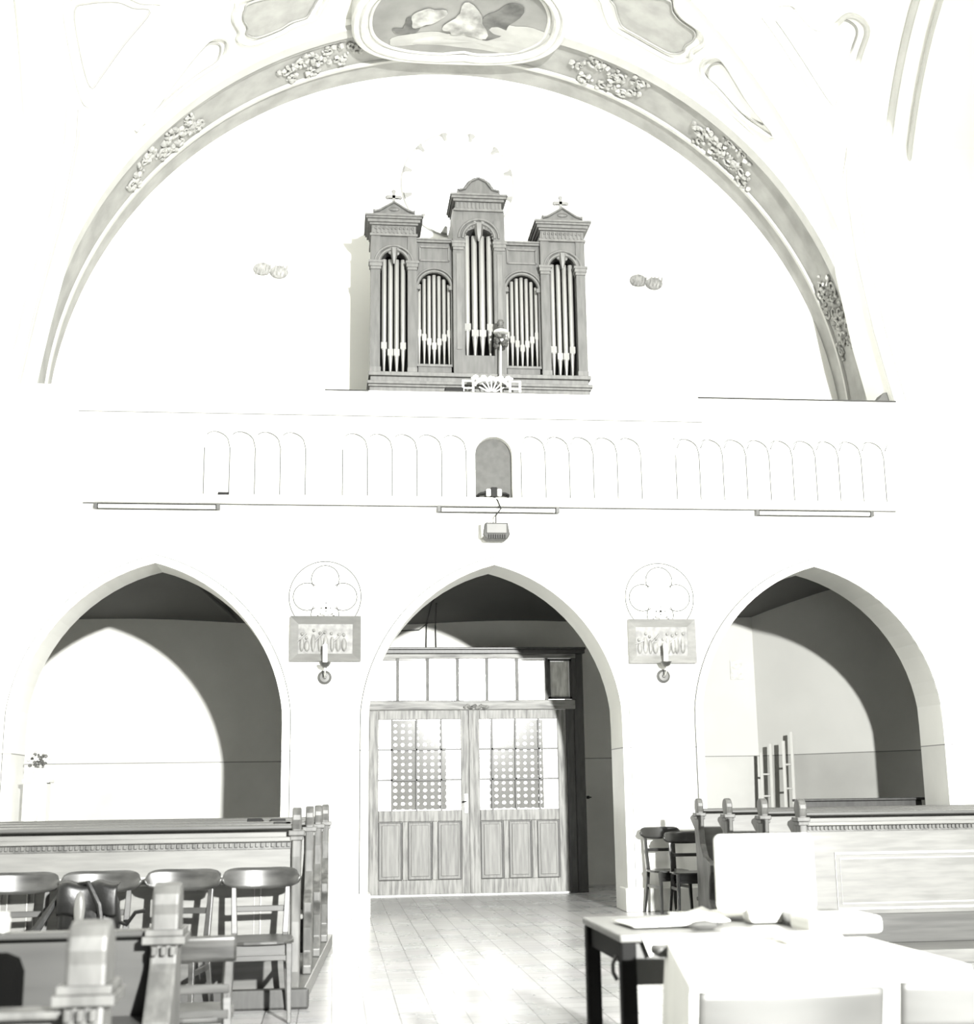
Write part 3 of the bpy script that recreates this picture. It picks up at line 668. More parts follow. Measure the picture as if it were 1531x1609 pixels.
# stations of the cross plaques with candle sconces below
PQ = (('grey framed relief plaque of standing figures left of the central arch', 'wall_candle', 'white candle in wall sconce under the plaque left of the central arch'),
      ('pale framed relief plaque of crowded figures right of the central arch', 'wall_candle', 'white candle in wall sconce under the plaque right of the central arch'))
for k, (x, zc) in enumerate(((-.11, 2.985), (3.70, 2.955))):
    t = thing('relief_plaque', PQ[k][0], 'relief plaque', (x, 0, zc), 0)
    fm = FRAME if k == 0 else FRAMEL
    h, v, q, iz = .39, .25, .30, .165
    for nm, pts in (('frame_top', [(-h, v), (h, v), (q, iz), (-q, iz)]), ('frame_bottom', [(-h, -v), (h, -v), (q, -iz), (-q, -iz)]), ('frame_side', [(-h, v), (-q, iz), (-q, -iz), (-h, -v)]), ('frame_side', [(h, v), (q, iz), (q, -iz), (h, -v)])):
        b = MB(); A = [b.b.verts.new((p[0], -.07 if abs(p[0]) == h else -.035, p[1])) for p in pts]; B_ = [b.b.verts.new((p[0], -.001, p[1])) for p in pts]
        b.b.faces.new(A); b.b.faces.new(B_[::-1])
        for i in range(4): b.b.faces.new((A[i], A[(i+1) % 4], B_[(i+1) % 4], B_[i]))
        b.build(nm, fm, t)
    MB().box(-q, q, -.03, -.002, -iz, iz).build('panel', RELIEF, t)
    rnd = random.Random(k+3); b = MB()
    for i in range(9 if k else 8):
        fx = -.25+.5*i/8+rnd.uniform(-.02, .02); hh = rnd.uniform(.15, .24)
        b.blob((fx, -.035, -iz+.02+hh*.42), (rnd.uniform(.02, .033), .014, hh*.42), 2, .06); b.blob((fx+rnd.uniform(-.01, .01), -.038, -iz+.03+hh*.95), (.016, .014, .019), 2)
        if i % 3 == 0: b.tube([(fx-.05, -.035, -.03), (fx+.05, -.036, .04+rnd.uniform(-.04, .06))], .01, 5)
    b.build('relief_figures', mat('relief_figures_%d' % k, .17 if k == 0 else .24, .55, c2=.12, scale=10), t, smooth=True)
    b = MB(); b.box(-.012, .012, -.03, -.012, v, v+.15).box(-.05, .05, -.03, -.012, v+.085, v+.105).tube([(-.12, -.02, v), (-.06, -.02, v+.03), (0, -.02, v+.02), (.06, -.02, v+.035), (.12, -.02, v)], .012, 6)
    b.build('top_cross', STUC, t)
    b = MB()
    for p in ((-.05, .095), (.05, .095), (0, .15), (-.06, .03), (.07, .03), (0, .06), (-.09, .008), (.09, .008)): b.blob((p[0], -.028, v+p[1]), (.008, .008, .009), 1)
    b.build('rivet', BLK, t)
    xs_ = (-.115, 3.705)[k]; zs_ = 2.70
    t = thing('wall_sconce', 'metal wall sconce with dark cup holding a candle, %s of the central arch' % ('left', 'right')[k], 'sconce', (xs_, 0, 2.56), 0, None)
    MB().lathe([(.075, 0), (.078, -.015), (.06, -.022), (.052, -.03), (.02, -.032), (.015, -.05), (.001, -.052)], (0, 0, 0), 24, 'y').build('wall_plate', BRASS, t, smooth=True)
    MB().tube([(0, -.04, 0), (0, -.10, .01), (.005, -.15, .05), (.003, -.15, .10)], .008, 8).build('arm', GREYM, t, smooth=True)
    MB().lathe([(.02, .095), (.045, .11), (.065, .145), (.068, .15), (.03, .152)], (.003, -.15, 0), 20).build('cup', mat('sconce_cup_%d' % k, .07, .35, metal=.4), t, smooth=True)
    tag(MB().lathe([(.026, 0), (.026, .19), (.02, .2), (.004, .205), (.003, .225)], n=16).build('wall_candle', WAX, loc=(xs_+.003, -.15, 2.712), smooth=True), PQ[k][2], 'candle')

# ------------------------------------------------------------------ wooden draught lobby with double doors under the gallery
DY = 3.0
def lobby(nm, mb, m, parent, **k): return mb.build(nm, m, parent, **k)
lob = thing('draught_lobby', 'bleached pine entrance lobby frame with a row of transom panes', 'door frame', (1.8, DY, 0))
def LB(mb, nm, m, **k): o = mb.build(nm, m, lob, **k); o.location = (-1.8, -DY, 0); return o
LB(MB().box(-.3, 3.22, DY-.06, DY+.1, 2.385, 2.51), 'lintel', PINEH, bevel=.01)
LB(MB().box(-.3, 3.24, DY-.05, DY+.1, 3.07, 3.13), 'head_rail', PINEH, bevel=.006)
LB(MB().box(-.3, 3.36, DY-.11, DY+.12, 3.13, 3.18).box(-.3, 3.37, DY-.13, DY+.12, 3.18, 3.21), 'cornice', DARKW, bevel=.006)
LB(MB().box(3.09, 3.20, DY-.04, DY+.1, 0, 2.40).box(3.20, 3.34, DY-.02, DY+1.3, 0, 3.13).box(3.18, 3.24, DY-.05, DY+.1, 2.51, 3.07), 'side_panel', DARKW, bevel=.008)
b = MB()
TX = [.02, .42, .83, 1.232, 1.635, 2.032, 2.44, 2.841]
for x in TX: b.box(x-.02, x+.02, DY-.03, DY+.05, 2.51, 3.07)
LB(b, 'mullion', mat('mullion_wood', .10, .6, c2=.06, scale=9))
LB(MB().box(.40, .46, DY-.04, DY+.1, 0, 2.4).box(-.3, .40, DY-.02, DY+.08, 0, 2.4), 'left_jamb', PINE)
LB(MB().box(-.34, -.30, DY-.02, DY+1.28, 0, 3.13), 'left_glow_stop', DARKW)  # unseen lobby end, added to keep the backdrop glow off the left room
LB(MB().box(-.3, 3.18, DY+.02, DY+.026, 2.51, 3.07), 'transom_glass', GLASS)
# casement at the right end of the transom
LB(MB().box(2.86, 3.18, DY-.045, DY-.02, 2.52, 2.55).box(2.86, 3.18, DY-.045, DY-.02, 3.03, 3.06).box(2.86, 2.89, DY-.045, DY-.02, 2.52, 3.06).box(3.15, 3.18, DY-.045, DY-.02, 2.52, 3.06), 'casement_frame', DARKW)
LB(MB().box(2.89, 3.15, DY+.0, DY+.012, 2.55, 3.03), 'casement_panel', mat('dull_glass', .7, .3, scale=4, c2=.4, stretch=(5, 1, 1)))
LB(MB().box(3.34, 3.38, DY-.05, DY-.03, 1.20, 1.24).box(3.36, 3.40, DY-.09, DY-.03, 1.212, 1.228), 'door_knob', BLK, bevel=.006)
sk = MB().box(-.29, 3.19, DY+.6, DY+.62, 0, 3.1).build('window_2', DOORSKY); tag(sk, kind='structure')
struct('ceiling_lobby', MB().box(-.29, 3.3, DY+.1, DY+1.3, 3.13, 3.19), DARKW)
def door(name, x0, x1, lab, hand):
    t = thing(name, lab, 'door', (x0, DY, .02))
    W = x1-x0; gx0, gx1 = .12, W-.12; P = lambda *a: MB().box(*a)
    y0, y1 = -.03, .03
    b = MB()
    b.box(0, gx0, y0, y1, 0, 2.36); b.box(gx1, W, y0, y1, 0, 2.36)
    b.box(gx0, gx1, y0, y1, 2.24, 2.36); b.box(gx0, gx1, y0, y1, .92, 1.06); b.box(gx0, gx1, y0, y1, 0, .18)
    pw = (gx1-gx0+.08)/3
    for k in (1, 2): b.box(gx0-.04+pw*k-.035, gx0-.04+pw*k+.035, y0, y1, .18, .92)
    b.build('door_frame', PINE, t, bevel=.006)
    for k in range(3):
        a = gx0-.04+pw*k+.035; d = gx0-.04+pw*(k+1)-.035
        a = max(a, gx0); d = min(d, gx1)
        bb = MB()
        bb.box(a, d, .0, .02, .18, .92); v = .045
        bb.prism([(a+v, .18+v), (d-v, .18+v), (d-v, .92-v), (a+v, .92-v)], 'y', -.015, .0)
        o = bb.build('lower_panel', PINED, t, bevel=.006)
        bb = MB(); r_ = .010
        bb.tube([(a+.012, -.026, .192), (d-.012, -.026, .192), (d-.012, -.026, .908), (a+.012, -.026, .908)], r_, 4, closed=True)
        bb.build('panel_bead', mat('bead_dark_wood', .05, .5), o)  # bead in a darker wood tone than the panels
    gw = (gx1-gx0)/4; gh = (2.24-1.06)/3; b = MB()
    wd = [0.16, .30, .30, .24]; s0 = gx0; cuts = []
    for q in wd[:-1]: s0 += q/sum(wd)*(gx1-gx0); cuts.append(s0)
    for c in cuts: b.box(c-.011, c+.011, -.02, .012, 1.06, 2.24)
    for k in (1, 2): b.box(gx0, gx1, -.02, .012, 1.06+gh*k-.011, 1.06+gh*k+.011)
    b.build('glazing_bar', mat('glazing_bar_paint', .06, .5), t)
    MB().box(gx0, gx1, .014, .018, 1.06, 2.24).build('glass', GLASS, t)
    a, d = (.30, 1.02) if hand < 0 else (.25, .98)
    bb = MB(); bb.grid(lambda u, v: (a+(d-a)*u, .03+.004*sin(u*40), 1.07+1.16*v), 40, 2)
    bb.build('lace_curtain', LACE, t)
    if hand < 0:
        MB().box(W-.085, W-.035, -.045, -.03, 1.02, 1.27).build('lock_plate', mat('lock_plate_metal', .5, .4, metal=.5), t, bevel=.004)
        MB().tube([(W-.06, -.04, 1.17), (W-.06, -.09, 1.17), (W-.12, -.095, 1.165)], .009, 8).build('door_handle', BLK, t, smooth=True)
    else:
        MB().box(-.025, .035, -.05, -.03, 0, 2.36).build('meeting_stile', PINE, t, bevel=.006)
door('glazed_door_leaf', .46, 1.79, 'left leaf of the bleached pine double door with lock plate', -1)
door('glazed_door_leaf', 1.80, 3.09, 'right leaf of the bleached pine double door beside the dark side panel', 1)
bb = MB()
for k in range(12): bb.blob((-.14+.026*k, 0, .02+.015*sin(k*1.7)), (.03, .02, .022), 1, .3)
tag(bb.build('dried_wreath', mat('dry_sprig', .22, .8, var=.6, scale=20), loc=(1.87, DY-.09, 2.40), smooth=True), 'small dried sprig fixed to the lintel over the doors', 'sprig')
tag(MB().tube([(1.30, 4.3, 3.25), (1.31, 4.32, 3.7), (1.33, 3.6, 3.9), (1.45, 2.6, 4.06)], .008, 6).tube([(1.45, 4.3, 3.25), (1.44, 4.32, 3.68), (1.4, 3.6, 3.9)], .008, 6).tube([(.72, 4.32, 3.45), (.74, 4.32, 3.6), (1.2, 4.32, 3.62), (1.33, 4.3, 3.72)], .007, 6).build('ceiling_wire', BLK), 'thin dark wires on the wall above the entrance lobby', 'cable')

# ------------------------------------------------------------------ pews
def end_prof(front=False):
    P = [(-.02, 0), (-.02+(-.38 if not front else 0), 0)]
    if not front: P += [(-.40, .06), (-.33, .14), (-.36, .30), (-.42, .40), (-.42, .47), (-.34, .50), (-.20, .54), (-.10, .66), (-.06, .80), (-.07, .93), (-.055, .97)]
    else: P = [(.02, 0), (-.05, 0), (-.06, .1), (-.04, .4), (-.06, .8), (-.055, .97)]
    for i in range(11):
        a = pi*1.15-pi*1.3*i/10; P.append((.0+.074*cos(a), 1.035+.074*sin(a)))
    P += [(.05, .97), (.24, .93), (.26, .90), (.10, .80), (.07, .5), (.08, .06), (.08, 0)]
    return P
def pew(x0, x1, y, label, side, front=False, group=None, mt=None):
    xm = (x0+x1)/2; t = thing('church_pew' if not front else 'kneeling_desk', label, 'pew', (xm, y, .1), 0, group); h = (x1-x0)/2; z = -.0
    me_, mw = (mt, mt) if mt else (PEWE, PEWW); mtp = mt or PEWT
    P = [(a, max(c*1.0, 0)) for a, c in end_prof(front)]
    for s_ in (-1, 1):
        xa, xb = (s_*h-.03, s_*h+.03)
        e = MB().prism(P, 'x', xa, xb).build('end_panel', me_, t, bevel=.01)
        b = MB(); b.box(xa-.022, xb+.022, -.075, .075, .93, .965); b.box(xa-.012, xb+.012, -.065, .065, .90, .93)
        b.build('end_collar', me_, e, bevel=.006)
    # backrest board and sloping book shelf behind it
    MB().box(-h+.03, h-.03, -.02, .02, .10, .955).build('backrest', mw, t, bevel=.006)
    MB().prism([(-.05, 1.0), (-.05, .975), (.27, .90), (.28, .925), (.0, 1.005)], 'x', -h+.03, h-.03).build('book_shelf', mtp, t, bevel=.006)
    MB().prism([(.26, .90), (.285, .90), (.285, .95), (.27, .95)], 'x', -h+.03, h-.03).build('shelf_lip', mtp, t)
    if not front:
        MB().box(-h+.03, h-.03, -.42, -.03, .36, .395).build('seat', mw, t, bevel=.01)
    MB().box(-h+.03, h-.03, .2, .36, .08, .12).build('kneeler', mtp, t, bevel=.01)
    if front:
        b = MB(); n_ = int(2*h/.033)
        for i in range(n_): b.box(-h+.04+i*.033, -h+.04+i*.033+.018, -.048, -.02, .865, .89)
        b.box(-h+.03, h-.03, -.03, -.02, .85, .90).build('dentil_moulding', me_, t)
        MB().box(-h+.03, h-.03, -.06, -.02, .895, .925).build('top_moulding', mw, t, bevel=.006)
        np_ = 2; b = MB()
        for k in range(np_):
            a = -h+.25+k*(2*h-.35)/np_; d = a+(2*h-.35)/np_-.12
            b.tube([(a, -.022, .26), (d, -.022, .26), (d, -.022, .68), (a, -.022, .68)], .014, 4, closed=True)
            b.tube([(a+.04, -.02, .30), (d-.04, -.02, .30), (d-.04, -.02, .64), (a+.04, -.02, .64)], .008, 4, closed=True)
        b.build('panel_moulding', mat('panel_line_wood_%s' % side, .33, .5), t)
        MB().box(-h+.03, h-.03, -.05, -.02, .0, .22).build('base_board', mtp, t, bevel=.006)
    return t
LP = [('first pew front of the left block, behind the wooden chairs', -5.9, True), ('left block pew directly behind the dentilled front', -4.9, False), ('third row from the front in the left pew block', -3.9, False), ('rearmost pew of the left block, nearest the left arch', -2.9, False)]
for (lab, y, f), xe in zip(LP, (-.235, -.17, -.12, -.07)): pew(-3.7, xe, y, lab, 'left', f)
RP = [('first pew front of the right block, behind the white cloth table', -4.35, True), ('right block pew directly behind the dentilled front', -3.4, False), ('third row from the front in the right pew block', -2.35, False), ('rearmost pew of the right block, nearest the right arch', -1.35, False)]
for lab, y, f in RP: pew(3.68, 7.9, y, lab, 'right', f)
tag(MB().prism([(-4.0, -6.05), (-.17, -6.05), (.0, -2.6), (-4.0, -2.6)], 'z', 0, .1).build('pew_platform', PEWW, bevel=.01), 'low wooden platform under the left pew block', 'platform')
tag(MB().box(3.62, 7.98, -4.9, -1.1, 0, .1).build('pew_platform', PEWW, bevel=.01), 'low wooden platform under the right pew block', 'platform')
tag(MB().box(-1.0, .0, -.033, .033, 0, .12).build('kneeling_bar', DARKW, loc=(-.14, -6.09, 0), bevel=.015), 'dark bar lying on the floor at the foot of the left pew front', 'bar')
for x, y, r, lab in ((-.38, -4.62, .3, 'dark prayer book on the shelf behind the left pew front, rightmost'), (-.50, -4.66, -.1, 'dark prayer book on the shelf behind the left pew front, middle'), (-.36, -5.68, .1, 'dark prayer book on the shelf of the left pew front')):
    tag(MB().box(-.055, .055, -.08, .08, 0, .03).build('prayer_book', BLK, bevel=.006), lab, 'book')
    o = bpy.context.scene.objects[-1] if False else None
for o, (x, y, z, r) in zip([q for q in COL.objects if q.name.startswith('prayer_book')], ((-.42, -4.72, 1.075, .3), (-.56, -4.75, 1.082, -.1), (-.34, -5.75, 1.072, .1))):
    o.location = (x, y, z); o.rotation_euler = (-.22, 0, r)
# dark pews in the room behind the right arch
for (xa, xb, y, zt, lab) in ((4.45, 6.2, -.42, 1.09, 'low dark wooden bench back just before the right arch'), (5.55, 7.1, 1.0, 1.17, 'dark wooden bench back inside the right arch')):
    t = thing('dark_bench', lab, 'bench', ((xa+xb)/2, y, 0)); h = (xb-xa)/2
    MB().box(-h, h, -.02, .03, .12, zt-.03).build('backrest', DARKW, t, bevel=.006)
    MB().box(-h-.03, h+.03, -.05, .12, zt-.03, zt).build('top_rail', DARKW, t, bevel=.008)
    MB().box(-h, h, .03, .42, .42, .46).build('seat', DARKW, t, bevel=.01)
    for s_ in (-1, 1): MB().box(s_*h-.02, s_*h+.02, -.02, .44, 0, .5).build('end_panel', DARKW, t, bevel=.01)

# ------------------------------------------------------------------ chairs
def chair(name, label, loc, rz, m, group=None, H=.85, straight=False):
    t = thing(name, label, 'chair', loc, rz, group)
    wb = .235 if not straight else .205; hb = .125 if not straight else .10
    b = MB(); nu, nv = 28, 6
    def bk(u, v):
        s_ = 2*u-1; x = wb*s_; hh = hb*.5*((max(0, 1-abs(s_)**5))**.5 if not straight else 1)
        y = .035-.075*s_*s_*(1 if not straight else .15)
        z = H-hb/2+(2*v-1)*hh+(.012*s_*s_ if not straight else 0)
        return (x, y+.012*(1-2*v)*-1, z)
    b.grid(bk, nu, nv); b.build('backrest', m, t, smooth=True, solid=.018, bevel=0)
    px = .165 if not straight else .18
    for s_ in (-1, 1):
        pts = [(s_*px, .02, H-.05), (s_*(px-.004), .005, .66), (s_*(px-.012), -.015, .47), (s_*(px-.005), .0, .3), (s_*(px+.015), .06, .0)]
        MB().tube(pts, .02, 4, rad=[.02, .023, .026, .023, .018]).build('leg', m, t, bevel=.004)
        MB().tube([(s_*.165, -.39, .44), (s_*.168, -.40, .2), (s_*.172, -.41, 0)], .02, 4, rad=[.026, .021, .017]).build('leg', m, t, bevel=.004)
        MB().box(s_*.163-.009, s_*.163+.009, -.39, .0, .27, .30).build('stretcher', m, t, bevel=.003)
    if not straight:
        MB().box(-px, px, -.002, .016, H-.26, H-.225).build('slat', m, t, bevel=.004)
    else:
        for z in (H-.21, H-.31): MB().box(-px, px, -.004, .016, z-.02, z+.015).build('slat', m, t, bevel=.004)
    P = []
    for i in range(24):
        a = 2*pi*i/24; e = 2/3.6; P.append((.20*math.copysign(abs(cos(a))**e, cos(a)), -.19+.225*math.copysign(abs(sin(a))**e, sin(a))))
    sz = .455 if not straight else .40
    MB().prism(P, 'z', sz-.024, sz).build('seat', m, t, bevel=.008)
    MB().box(-.15, .15, -.385, -.365, sz-.085, sz-.024).build('seat_apron', m, t, bevel=.003)
    MB().box(-.16, .16, -.402, -.386, .345, .375).build('stretcher', m, t, bevel=.003)
    return t
CG = 'wooden chairs before the left pews'
chair('wooden_chair', 'brown bentwood chair before the left pews, nearest the aisle', (-.44, -6.22, 0), .06, CHW, CG)
chair('wooden_chair', 'brown bentwood chair before the left pews, second from the aisle', (-.90, -6.25, 0), -.16, CHW, CG)
chair('wooden_chair', 'brown bentwood chair holding the black leather bag', (-1.39, -6.27, 0), .05, CHW, CG)
chair('wooden_chair', 'brown bentwood chair cut by the left edge of the view', (-1.87, -6.27, 0), .1, CHW, CG)
chair('low_chair', 'low striped wood chair with straight top rail beside the near pew post', (-.60, -8.95, 0), pi+.05, mat('striped_wood', .05, .35, scale=3, stretch=(1.5, 5, 14), c2=.02, detail=6), None, .72, True)
PALE = mat('pale_chair_wood', .06, .35, scale=3, c2=.045, stretch=(1, 5, 5))
chair('near_chair', 'pale backed chair at the bottom edge before the cloth table', (.97, -11.84, 0), pi+.02, PALE, 'pale chairs at the white table', .86, True)
chair('near_chair', 'pale backed chair in the bottom right corner', (1.44, -11.80, 0), pi-.06, PALE, 'pale chairs at the white table', .86, True)
chair('dark_chair', 'dark wooden chair against the right pier, nearer the aisle', (3.56, -.12, 0), .15, CHD, 'dark chairs by the right pier', .90)
chair('dark_chair', 'dark wooden chair squeezed between the right pier and the pew', (3.73, -.56, 0), -.06, CHD, 'dark chairs by the right pier', .86)

# bag on the third chair
t = thing('leather_bag', 'soft black leather shoulder bag slumped on a wooden chair', 'bag', (-1.41, -6.50, .46))
b = MB(); g = bmesh.ops.create_cube(b.b, size=1)
bmesh.ops.subdivide_edges(b.b, edges=b.b.edges[:], cuts=7, use_grid_fill=True)
for v in b.b.verts:
    x, y, z = v.co.x*2, v.co.y*2, v.co.z*2
    n_ = (abs(x)**3+abs(y)**3+abs(z)**3)**(1/3); k = 1/max(n_, .001); x, y, z = x*k*.92, y*k, z*k
    wv = .06*sin(5*x+2*z)+.05*sin(7*z+3*x)
    v.co = Vector((x*.19*(1-.12*z)+.02*wv, y*(.10+.02*wv), .165+z*(.165+.02*sin(4*x))))
b.build('bag_body', LEATH, t, smooth=True)
MB().grid(lambda u, v: (-.17+.34*u, -.105-.015*sin(pi*v)-.01*sin(9*u)+.10*(v > .9)*(v-.9)*10*.9, .16+.185*min(1, v*1.05)+.01*sin(12*u)), 20, 12).build('bag_flap', LEATH, t, smooth=True, solid=.006)
MB().tube([(-.15, -.03, .30), (-.20, -.06, .22), (-.27, -.10, .10), (-.33, -.13, .03), (-.36, -.15, .02)], .017, 6, rad=[.018, .02, .026, .02, .012]).tube([(-.06, -.05, .33), (0, -.1, .345), (.07, -.12, .22), (.10, -.13, .06), (.12, -.13, 0)], .016, 6).tube([(.16, -.02, .12), (.22, -.05, .10), (.27, -.07, .17), (.33, -.09, .18)], .012, 6).build('strap', LEATH, t, smooth=True)
MB().blob((-.04, -.118, .2), (.035, .02, .1), 2).build('highlight_patch', mat('highlight_tone', .12, .3), t, smooth=True)  # paler blob set on the leather as its painted highlight

# ------------------------------------------------------------------ near pews at the lower left
def near_pew(x, y, hpost, wpost, board_top, lab, board_len=2.6, bm=NPEW, rz=0):
    t = thing('near_pew', lab, 'pew', (x, y, 0), rz); h = wpost/2
    prof = [(-.26, 0), (.07, 0), (.07, hpost-.2), (.09, hpost-.17)]
    for i in range(9):
        a = -.2+pi*1.2*i/8; prof.append((.0+.085*cos(a), hpost-.085+.085*sin(a)))
    prof += [(-.08, hpost-.17), (-.10, hpost-.3), (-.12, .62), (-.26, .45)]
    e = MB().prism(prof, 'x', -h, h).build('end_panel', NPEW, t, bevel=.012)
    b = MB(); b.box(-h-.02, h+.02, -.10, .10, hpost-.2, hpost-.175); b.box(-h-.03, h+.03, -.11, .11, hpost-.23, hpost-.2)
    for k in range(3): b.box(-h+.01+k*.035, -h+.03+k*.035, -.125, .1, hpost-.27, hpost-.235)
    b.build('end_collar', NPEW, e, bevel=.004)
    MB().box(-board_len, -h, .0, .035, board_top-.40, board_top).build('backrest', bm, t, bevel=.01)
    MB().box(-board_len, -h, -.06, .05, board_top, board_top+.025).build('top_rail', bm, t, bevel=.008)
    MB().box(-board_len, -h, -.4, .0, .42, .45).build('seat', bm, t, bevel=.01)
    MB().box(-board_len, -h, .0, .03, .05, .32).build('lower_board', DARKW, t)
    return t
PB = mat('near_board_wood', .042, .45, scale=2, stretch=(.8, 5, 5), c2=.03)
near_pew(-.65, -9.19, .95, .105, .745, 'near pew in the lower left with its end post beside the low chair', bm=PB)
near_pew(-.70, -10.6, .93, .115, .66, 'nearest blurred pew in the bottom left corner', bm=NPEW)
bb = MB(); bb.box(-.3, .08, -.06, .06, 0, .23)
tag(bb.build('pew_shade_lump', mat('shade_black', .002, 1, spec=.05), loc=(-1.02, -10.35, .585), bevel=.055), 'dark rounded lump standing in for shade on the nearest pew at the left edge', 'shade')  # black lump put where the pew only lies in shade
tag(MB().lathe([(.03, 0), (.032, .05), (.026, .06), (.027, .075)], n=14).build('small_jar', GREYM, loc=(-1.28, -9.19, .772), smooth=True), 'small metal jar standing on the near pew rail at the left edge', 'jar')

# ------------------------------------------------------------------ tables at the lower right
t = thing('dark_legged_table', 'wooden table with black legs covered in loose papers', 'table', (1.45, -9.22, 0), 0)
MB().box(-.37, .40, -.40, .38, .715, .745).build('tabletop', PEWW, t, bevel=.008)
MB().box(-.33, .36, -.375, -.355, .56, .715).build('apron', mat('grey_apron', .05, .5, c2=.035), t)
MB().box(-.345, -.325, -.33, .32, .63, .715).build('apron', BLKW, t)
for x in (-.335, .36):
    for y in (-.36, .34): MB().box(x-.03, x+.03, y-.03, y+.03, 0, .715).build('leg', BLKW, t, bevel=.008)
MB().tube([(-.365, -.30, .66), (-.38, -.30, .63), (-.38, -.30, .60), (-.365, -.30, .57)], .008, 6).build('drawer_pull', BRASS, t)
PLB = ('open loose papers covering the left of the black legged table', 'curling sheet of paper at the back of the black legged table', 'thin paper sheet hanging over the front of the black legged table')
for k, (x, y, z, r, w_, d_) in enumerate(((1.36, -9.28, .748, .1, .40, .30), (1.60, -9.05, .752, -.2, .36, .26))):
    b = MB(); b.grid(lambda u, v: ((u-.5)*w_, (v-.5)*d_, .006+.03*(u**3)*(.4+v)), 12, 8)
    o = b.build('paper_sheet', PAPER, solid=.004, smooth=True); o.location = (x, y, z); o.rotation_euler.z = r; tag(o, PLB[k], 'paper')
b = MB(); b.poly([(0, 0, 0), (.16, 0, .0), (.12, -.004, -.03), (.03, -.004, -.08)]); o = b.build('paper_sheet', PAPER, solid=.003); o.location = (1.16, -9.63, .745); tag(o, PLB[2], 'paper')
# white cloth table
q = [(1.20, -9.86), (1.93, -9.92), (1.93, -10.72), (.98, -11.02)]
t = thing('small_wooden_table', 'small wooden table almost hidden by a white cloth', 'table', (1.5, -10.4, 0)); ctr = Vector((1.5, -10.4))
def sc(k): return [((p[0]-ctr.x)*k, (p[1]-ctr.y)*k) for p in q]
MB().prism(sc(.97), 'z', .70, .735).build('tabletop', PEWW, t, bevel=.01)
for p in sc(.88): MB().box(p[0]-.025, p[0]+.025, p[1]-.025, p[1]+.025, 0, .70).build('leg', DARKW, t, bevel=.006)
MB().box(-.36, -.2, .43, .55, .70, .735).build('table_corner', PEWT, t, bevel=.012)
bb = MB(); nn = 80; Q = [Vector((p[0], p[1])) for p in q]; ring0 = []; 
for i in range(nn):
    s_ = i/nn*4; k = int(s_); f = s_-k; p = Q[k].lerp(Q[(k+1) % 4], f)
    ring0.append(p)
cen = sum(Q, Vector((0, 0)))/4
rings = []
for (k, z, wv) in ((.5, .7475, 0), (.97, .7475, 0), (1.0, .742, 0), (1.012, .72, .002), (1.03, .60, .012), (1.05, .45, .022), (1.065, .34, .03)):
    R = []
    for i, p in enumerate(ring0):
        d = p-cen; g_ = 1+wv*sin(i*1.26)+wv*.7*sin(i*.7+1)
        lift = 0
        R.append(bb.b.verts.new((cen.x+d.x*k*g_, cen.y+d.y*k*g_, z+lift)))
    rings.append(R)
bb.b.faces.new(rings[0])
for A, B_ in zip(rings, rings[1:]):
    for i in range(nn): bb.b.faces.new((A[i], A[(i+1) % nn], B_[(i+1) % nn], B_[i]))
tag(bb.build('tablecloth', WHITEW, smooth=True), 'white cloth draped over the small table in the right foreground', 'tablecloth')
# blank rounded panel on a stand with white boxes
t = thing('blank_panel', 'blank white panel with rounded corners standing on the tables', 'panel', (1.76, -9.30, .75), 0)
def rrect(w_, h_, r, n=6):
    P = []
    for cx_, cy_, a0 in ((w_/2-r, h_/2-r, 0), (-w_/2+r, h_/2-r, pi/2), (-w_/2+r, -h_/2+r, pi), (w_/2-r, -h_/2+r, 3*pi/2)):
        for i in range(n+1): P.append((cx_+r*cos(a0+pi/2*i/n), cy_+r*sin(a0+pi/2*i/n)))
    return P
P = [(x, z+.195) for x, z in rrect(.415, .305, .028)]
MB().prism(P, 'y', -.02, .012).build('board', TUBEM, t, bevel=.006)
MB().box(-.09, .08, -.07, .05, 0, .07).build('foot', TUBEM, t, bevel=.015)
MB().box(-.02, .02, .0, .03, .04, .2).build('strut', TUBEM, t)
tag(MB().box(-.15, .13, -.12, .12, 0, .062).build('white_box', PAPER, loc=(1.90, -9.72, .75), bevel=.018), 'low white box right of the blank panel foot', 'box')
tag(MB().box(-.10, .10, -.08, .08, 0, .03).build('folded_cloth', WHITEW, loc=(1.66, -10.06, .75), bevel=.012), 'folded white napkin on the cloth table before the blank panel', 'napkin')
tag(MB().box(-.10, .12, -.07, .07, 0, .05).build('open_book', PEWT, loc=(1.90, -9.42, .75), bevel=.01), 'brown wooden case behind the white box by the panel', 'case')
tag(MB().blob((0, 0, .015), (.07, .03, .018), 2, .25).build('crumpled_glove', GREYP, loc=(1.44, -9.50, .748), smooth=True), 'dark crumpled scrap between the papers and the panel', 'scrap')

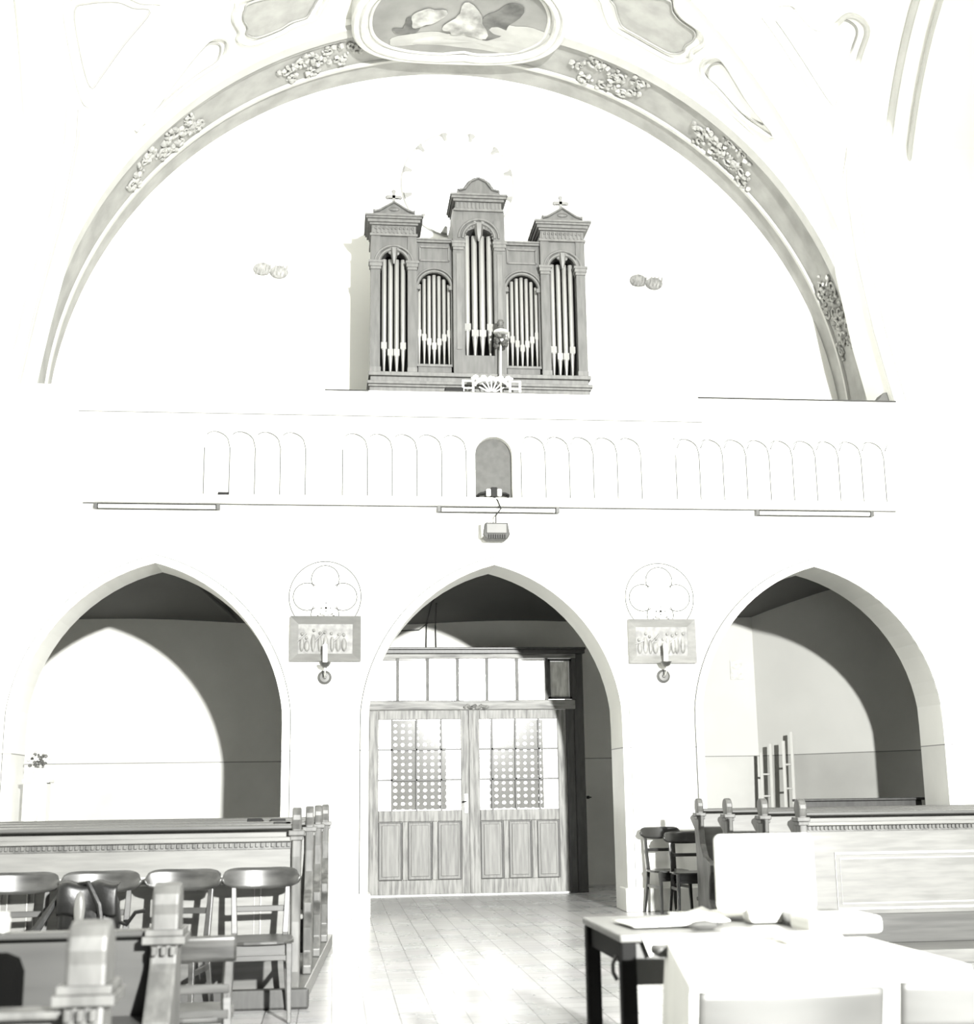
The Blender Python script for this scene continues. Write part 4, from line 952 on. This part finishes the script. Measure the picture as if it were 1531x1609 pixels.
# ------------------------------------------------------------------ things inside the side rooms
t = thing('flower_pedestal', 'white pedestal carrying flowers inside the left arch', 'pedestal', (-3.16, .2, 0))
MB().box(-.11, .11, -.11, .11, .12, 1.46).build('shaft', PLU, t, bevel=.01); MB().box(-.14, .14, -.14, .14, 1.46, 1.50).build('cap', PLU, t, bevel=.008); MB().box(-.15, .15, -.15, .15, 0, .12).build('foot', PLU, t, bevel=.008)
MB().tube([(-.04, -.112, .9), (0, -.115, 1.0), (.03, -.112, 1.12)], .012, 6).build('front_relief', GREYM, t)
t = thing('flower_vase', 'vase of small dark leaved flowers on the white pedestal', 'flowers', (-3.16, .2, 1.50))
MB().lathe([(.03, 0), (.05, .02), (.055, .06), (.03, .09), (.035, .10)], n=16).build('vase', TUBEM, t, smooth=True)
bb = MB(); rnd = random.Random(4)
for k in range(36): bb.blob((rnd.gauss(0, .045), rnd.gauss(0, .04), .13+rnd.uniform(0, .14)), (.022, .018, .016), 1, .3)
bb.build('foliage', LEAF, t, smooth=True)
bb = MB()
for k in range(14): bb.blob((rnd.gauss(0, .05), rnd.gauss(0, .04)-.03, .13+rnd.uniform(0, .15)), (.018, .018, .016), 1, .2)
bb.build('blossom', PETAL, t, smooth=True)
for k, x in enumerate((-3.28, -2.94)):
    bb = MB()
    for j in range(22): bb.blob((rnd.gauss(0, .055), rnd.gauss(0, .04), .94+rnd.uniform(0, .12)), (.03, .03, .02), 1, .3)
    bb.tube([(0, 0, 0), (.01, 0, .5), (0, 0, .95)], .015, 6)
    tag(bb.build('potted_plant', mat('dull_leaf_%d' % k, .28, .7, var=.5, scale=9), loc=(x, -.22, 0), smooth=True), ('low leafy plant just left of the pedestal foot', 'low leafy plant just right of the pedestal')[k], 'plant')
def ladder(x, y, z1, w_, lean, lab):
    t = thing('wooden_ladder', lab, 'ladder', (x, y, 0), -.6, 'pale ladders in the right room')
    for s_ in (-1, 1): MB().tube([(s_*w_/2, 0, 0), (s_*w_/2, lean, z1+(.12 if s_ > 0 else 0))], .026, 4).build('rail', BANDW, t)
    n_ = int(z1/.28)
    for k in range(1, n_): MB().tube([(-w_/2, lean*k/n_, z1*k/n_), (w_/2, lean*k/n_, z1*k/n_)], .014, 6).build('rung', BANDW, t)
ladder(6.0, 3.55, 1.80, .14, .1, 'narrow pale ladder leaning in the corner of the right room, shorter one')
ladder(6.22, 3.25, 1.95, .12, .1, 'narrow pale ladder leaning in the corner of the right room, taller one')
tag(MB().box(-.09, .09, 0, .006, -.14, .14).build('paper_notice', mat('old_paper', .5, .9, var=.3, scale=20), loc=(5.80, 3.985, 3.0)), 'pale paper notice high on the right room wall', 'notice')
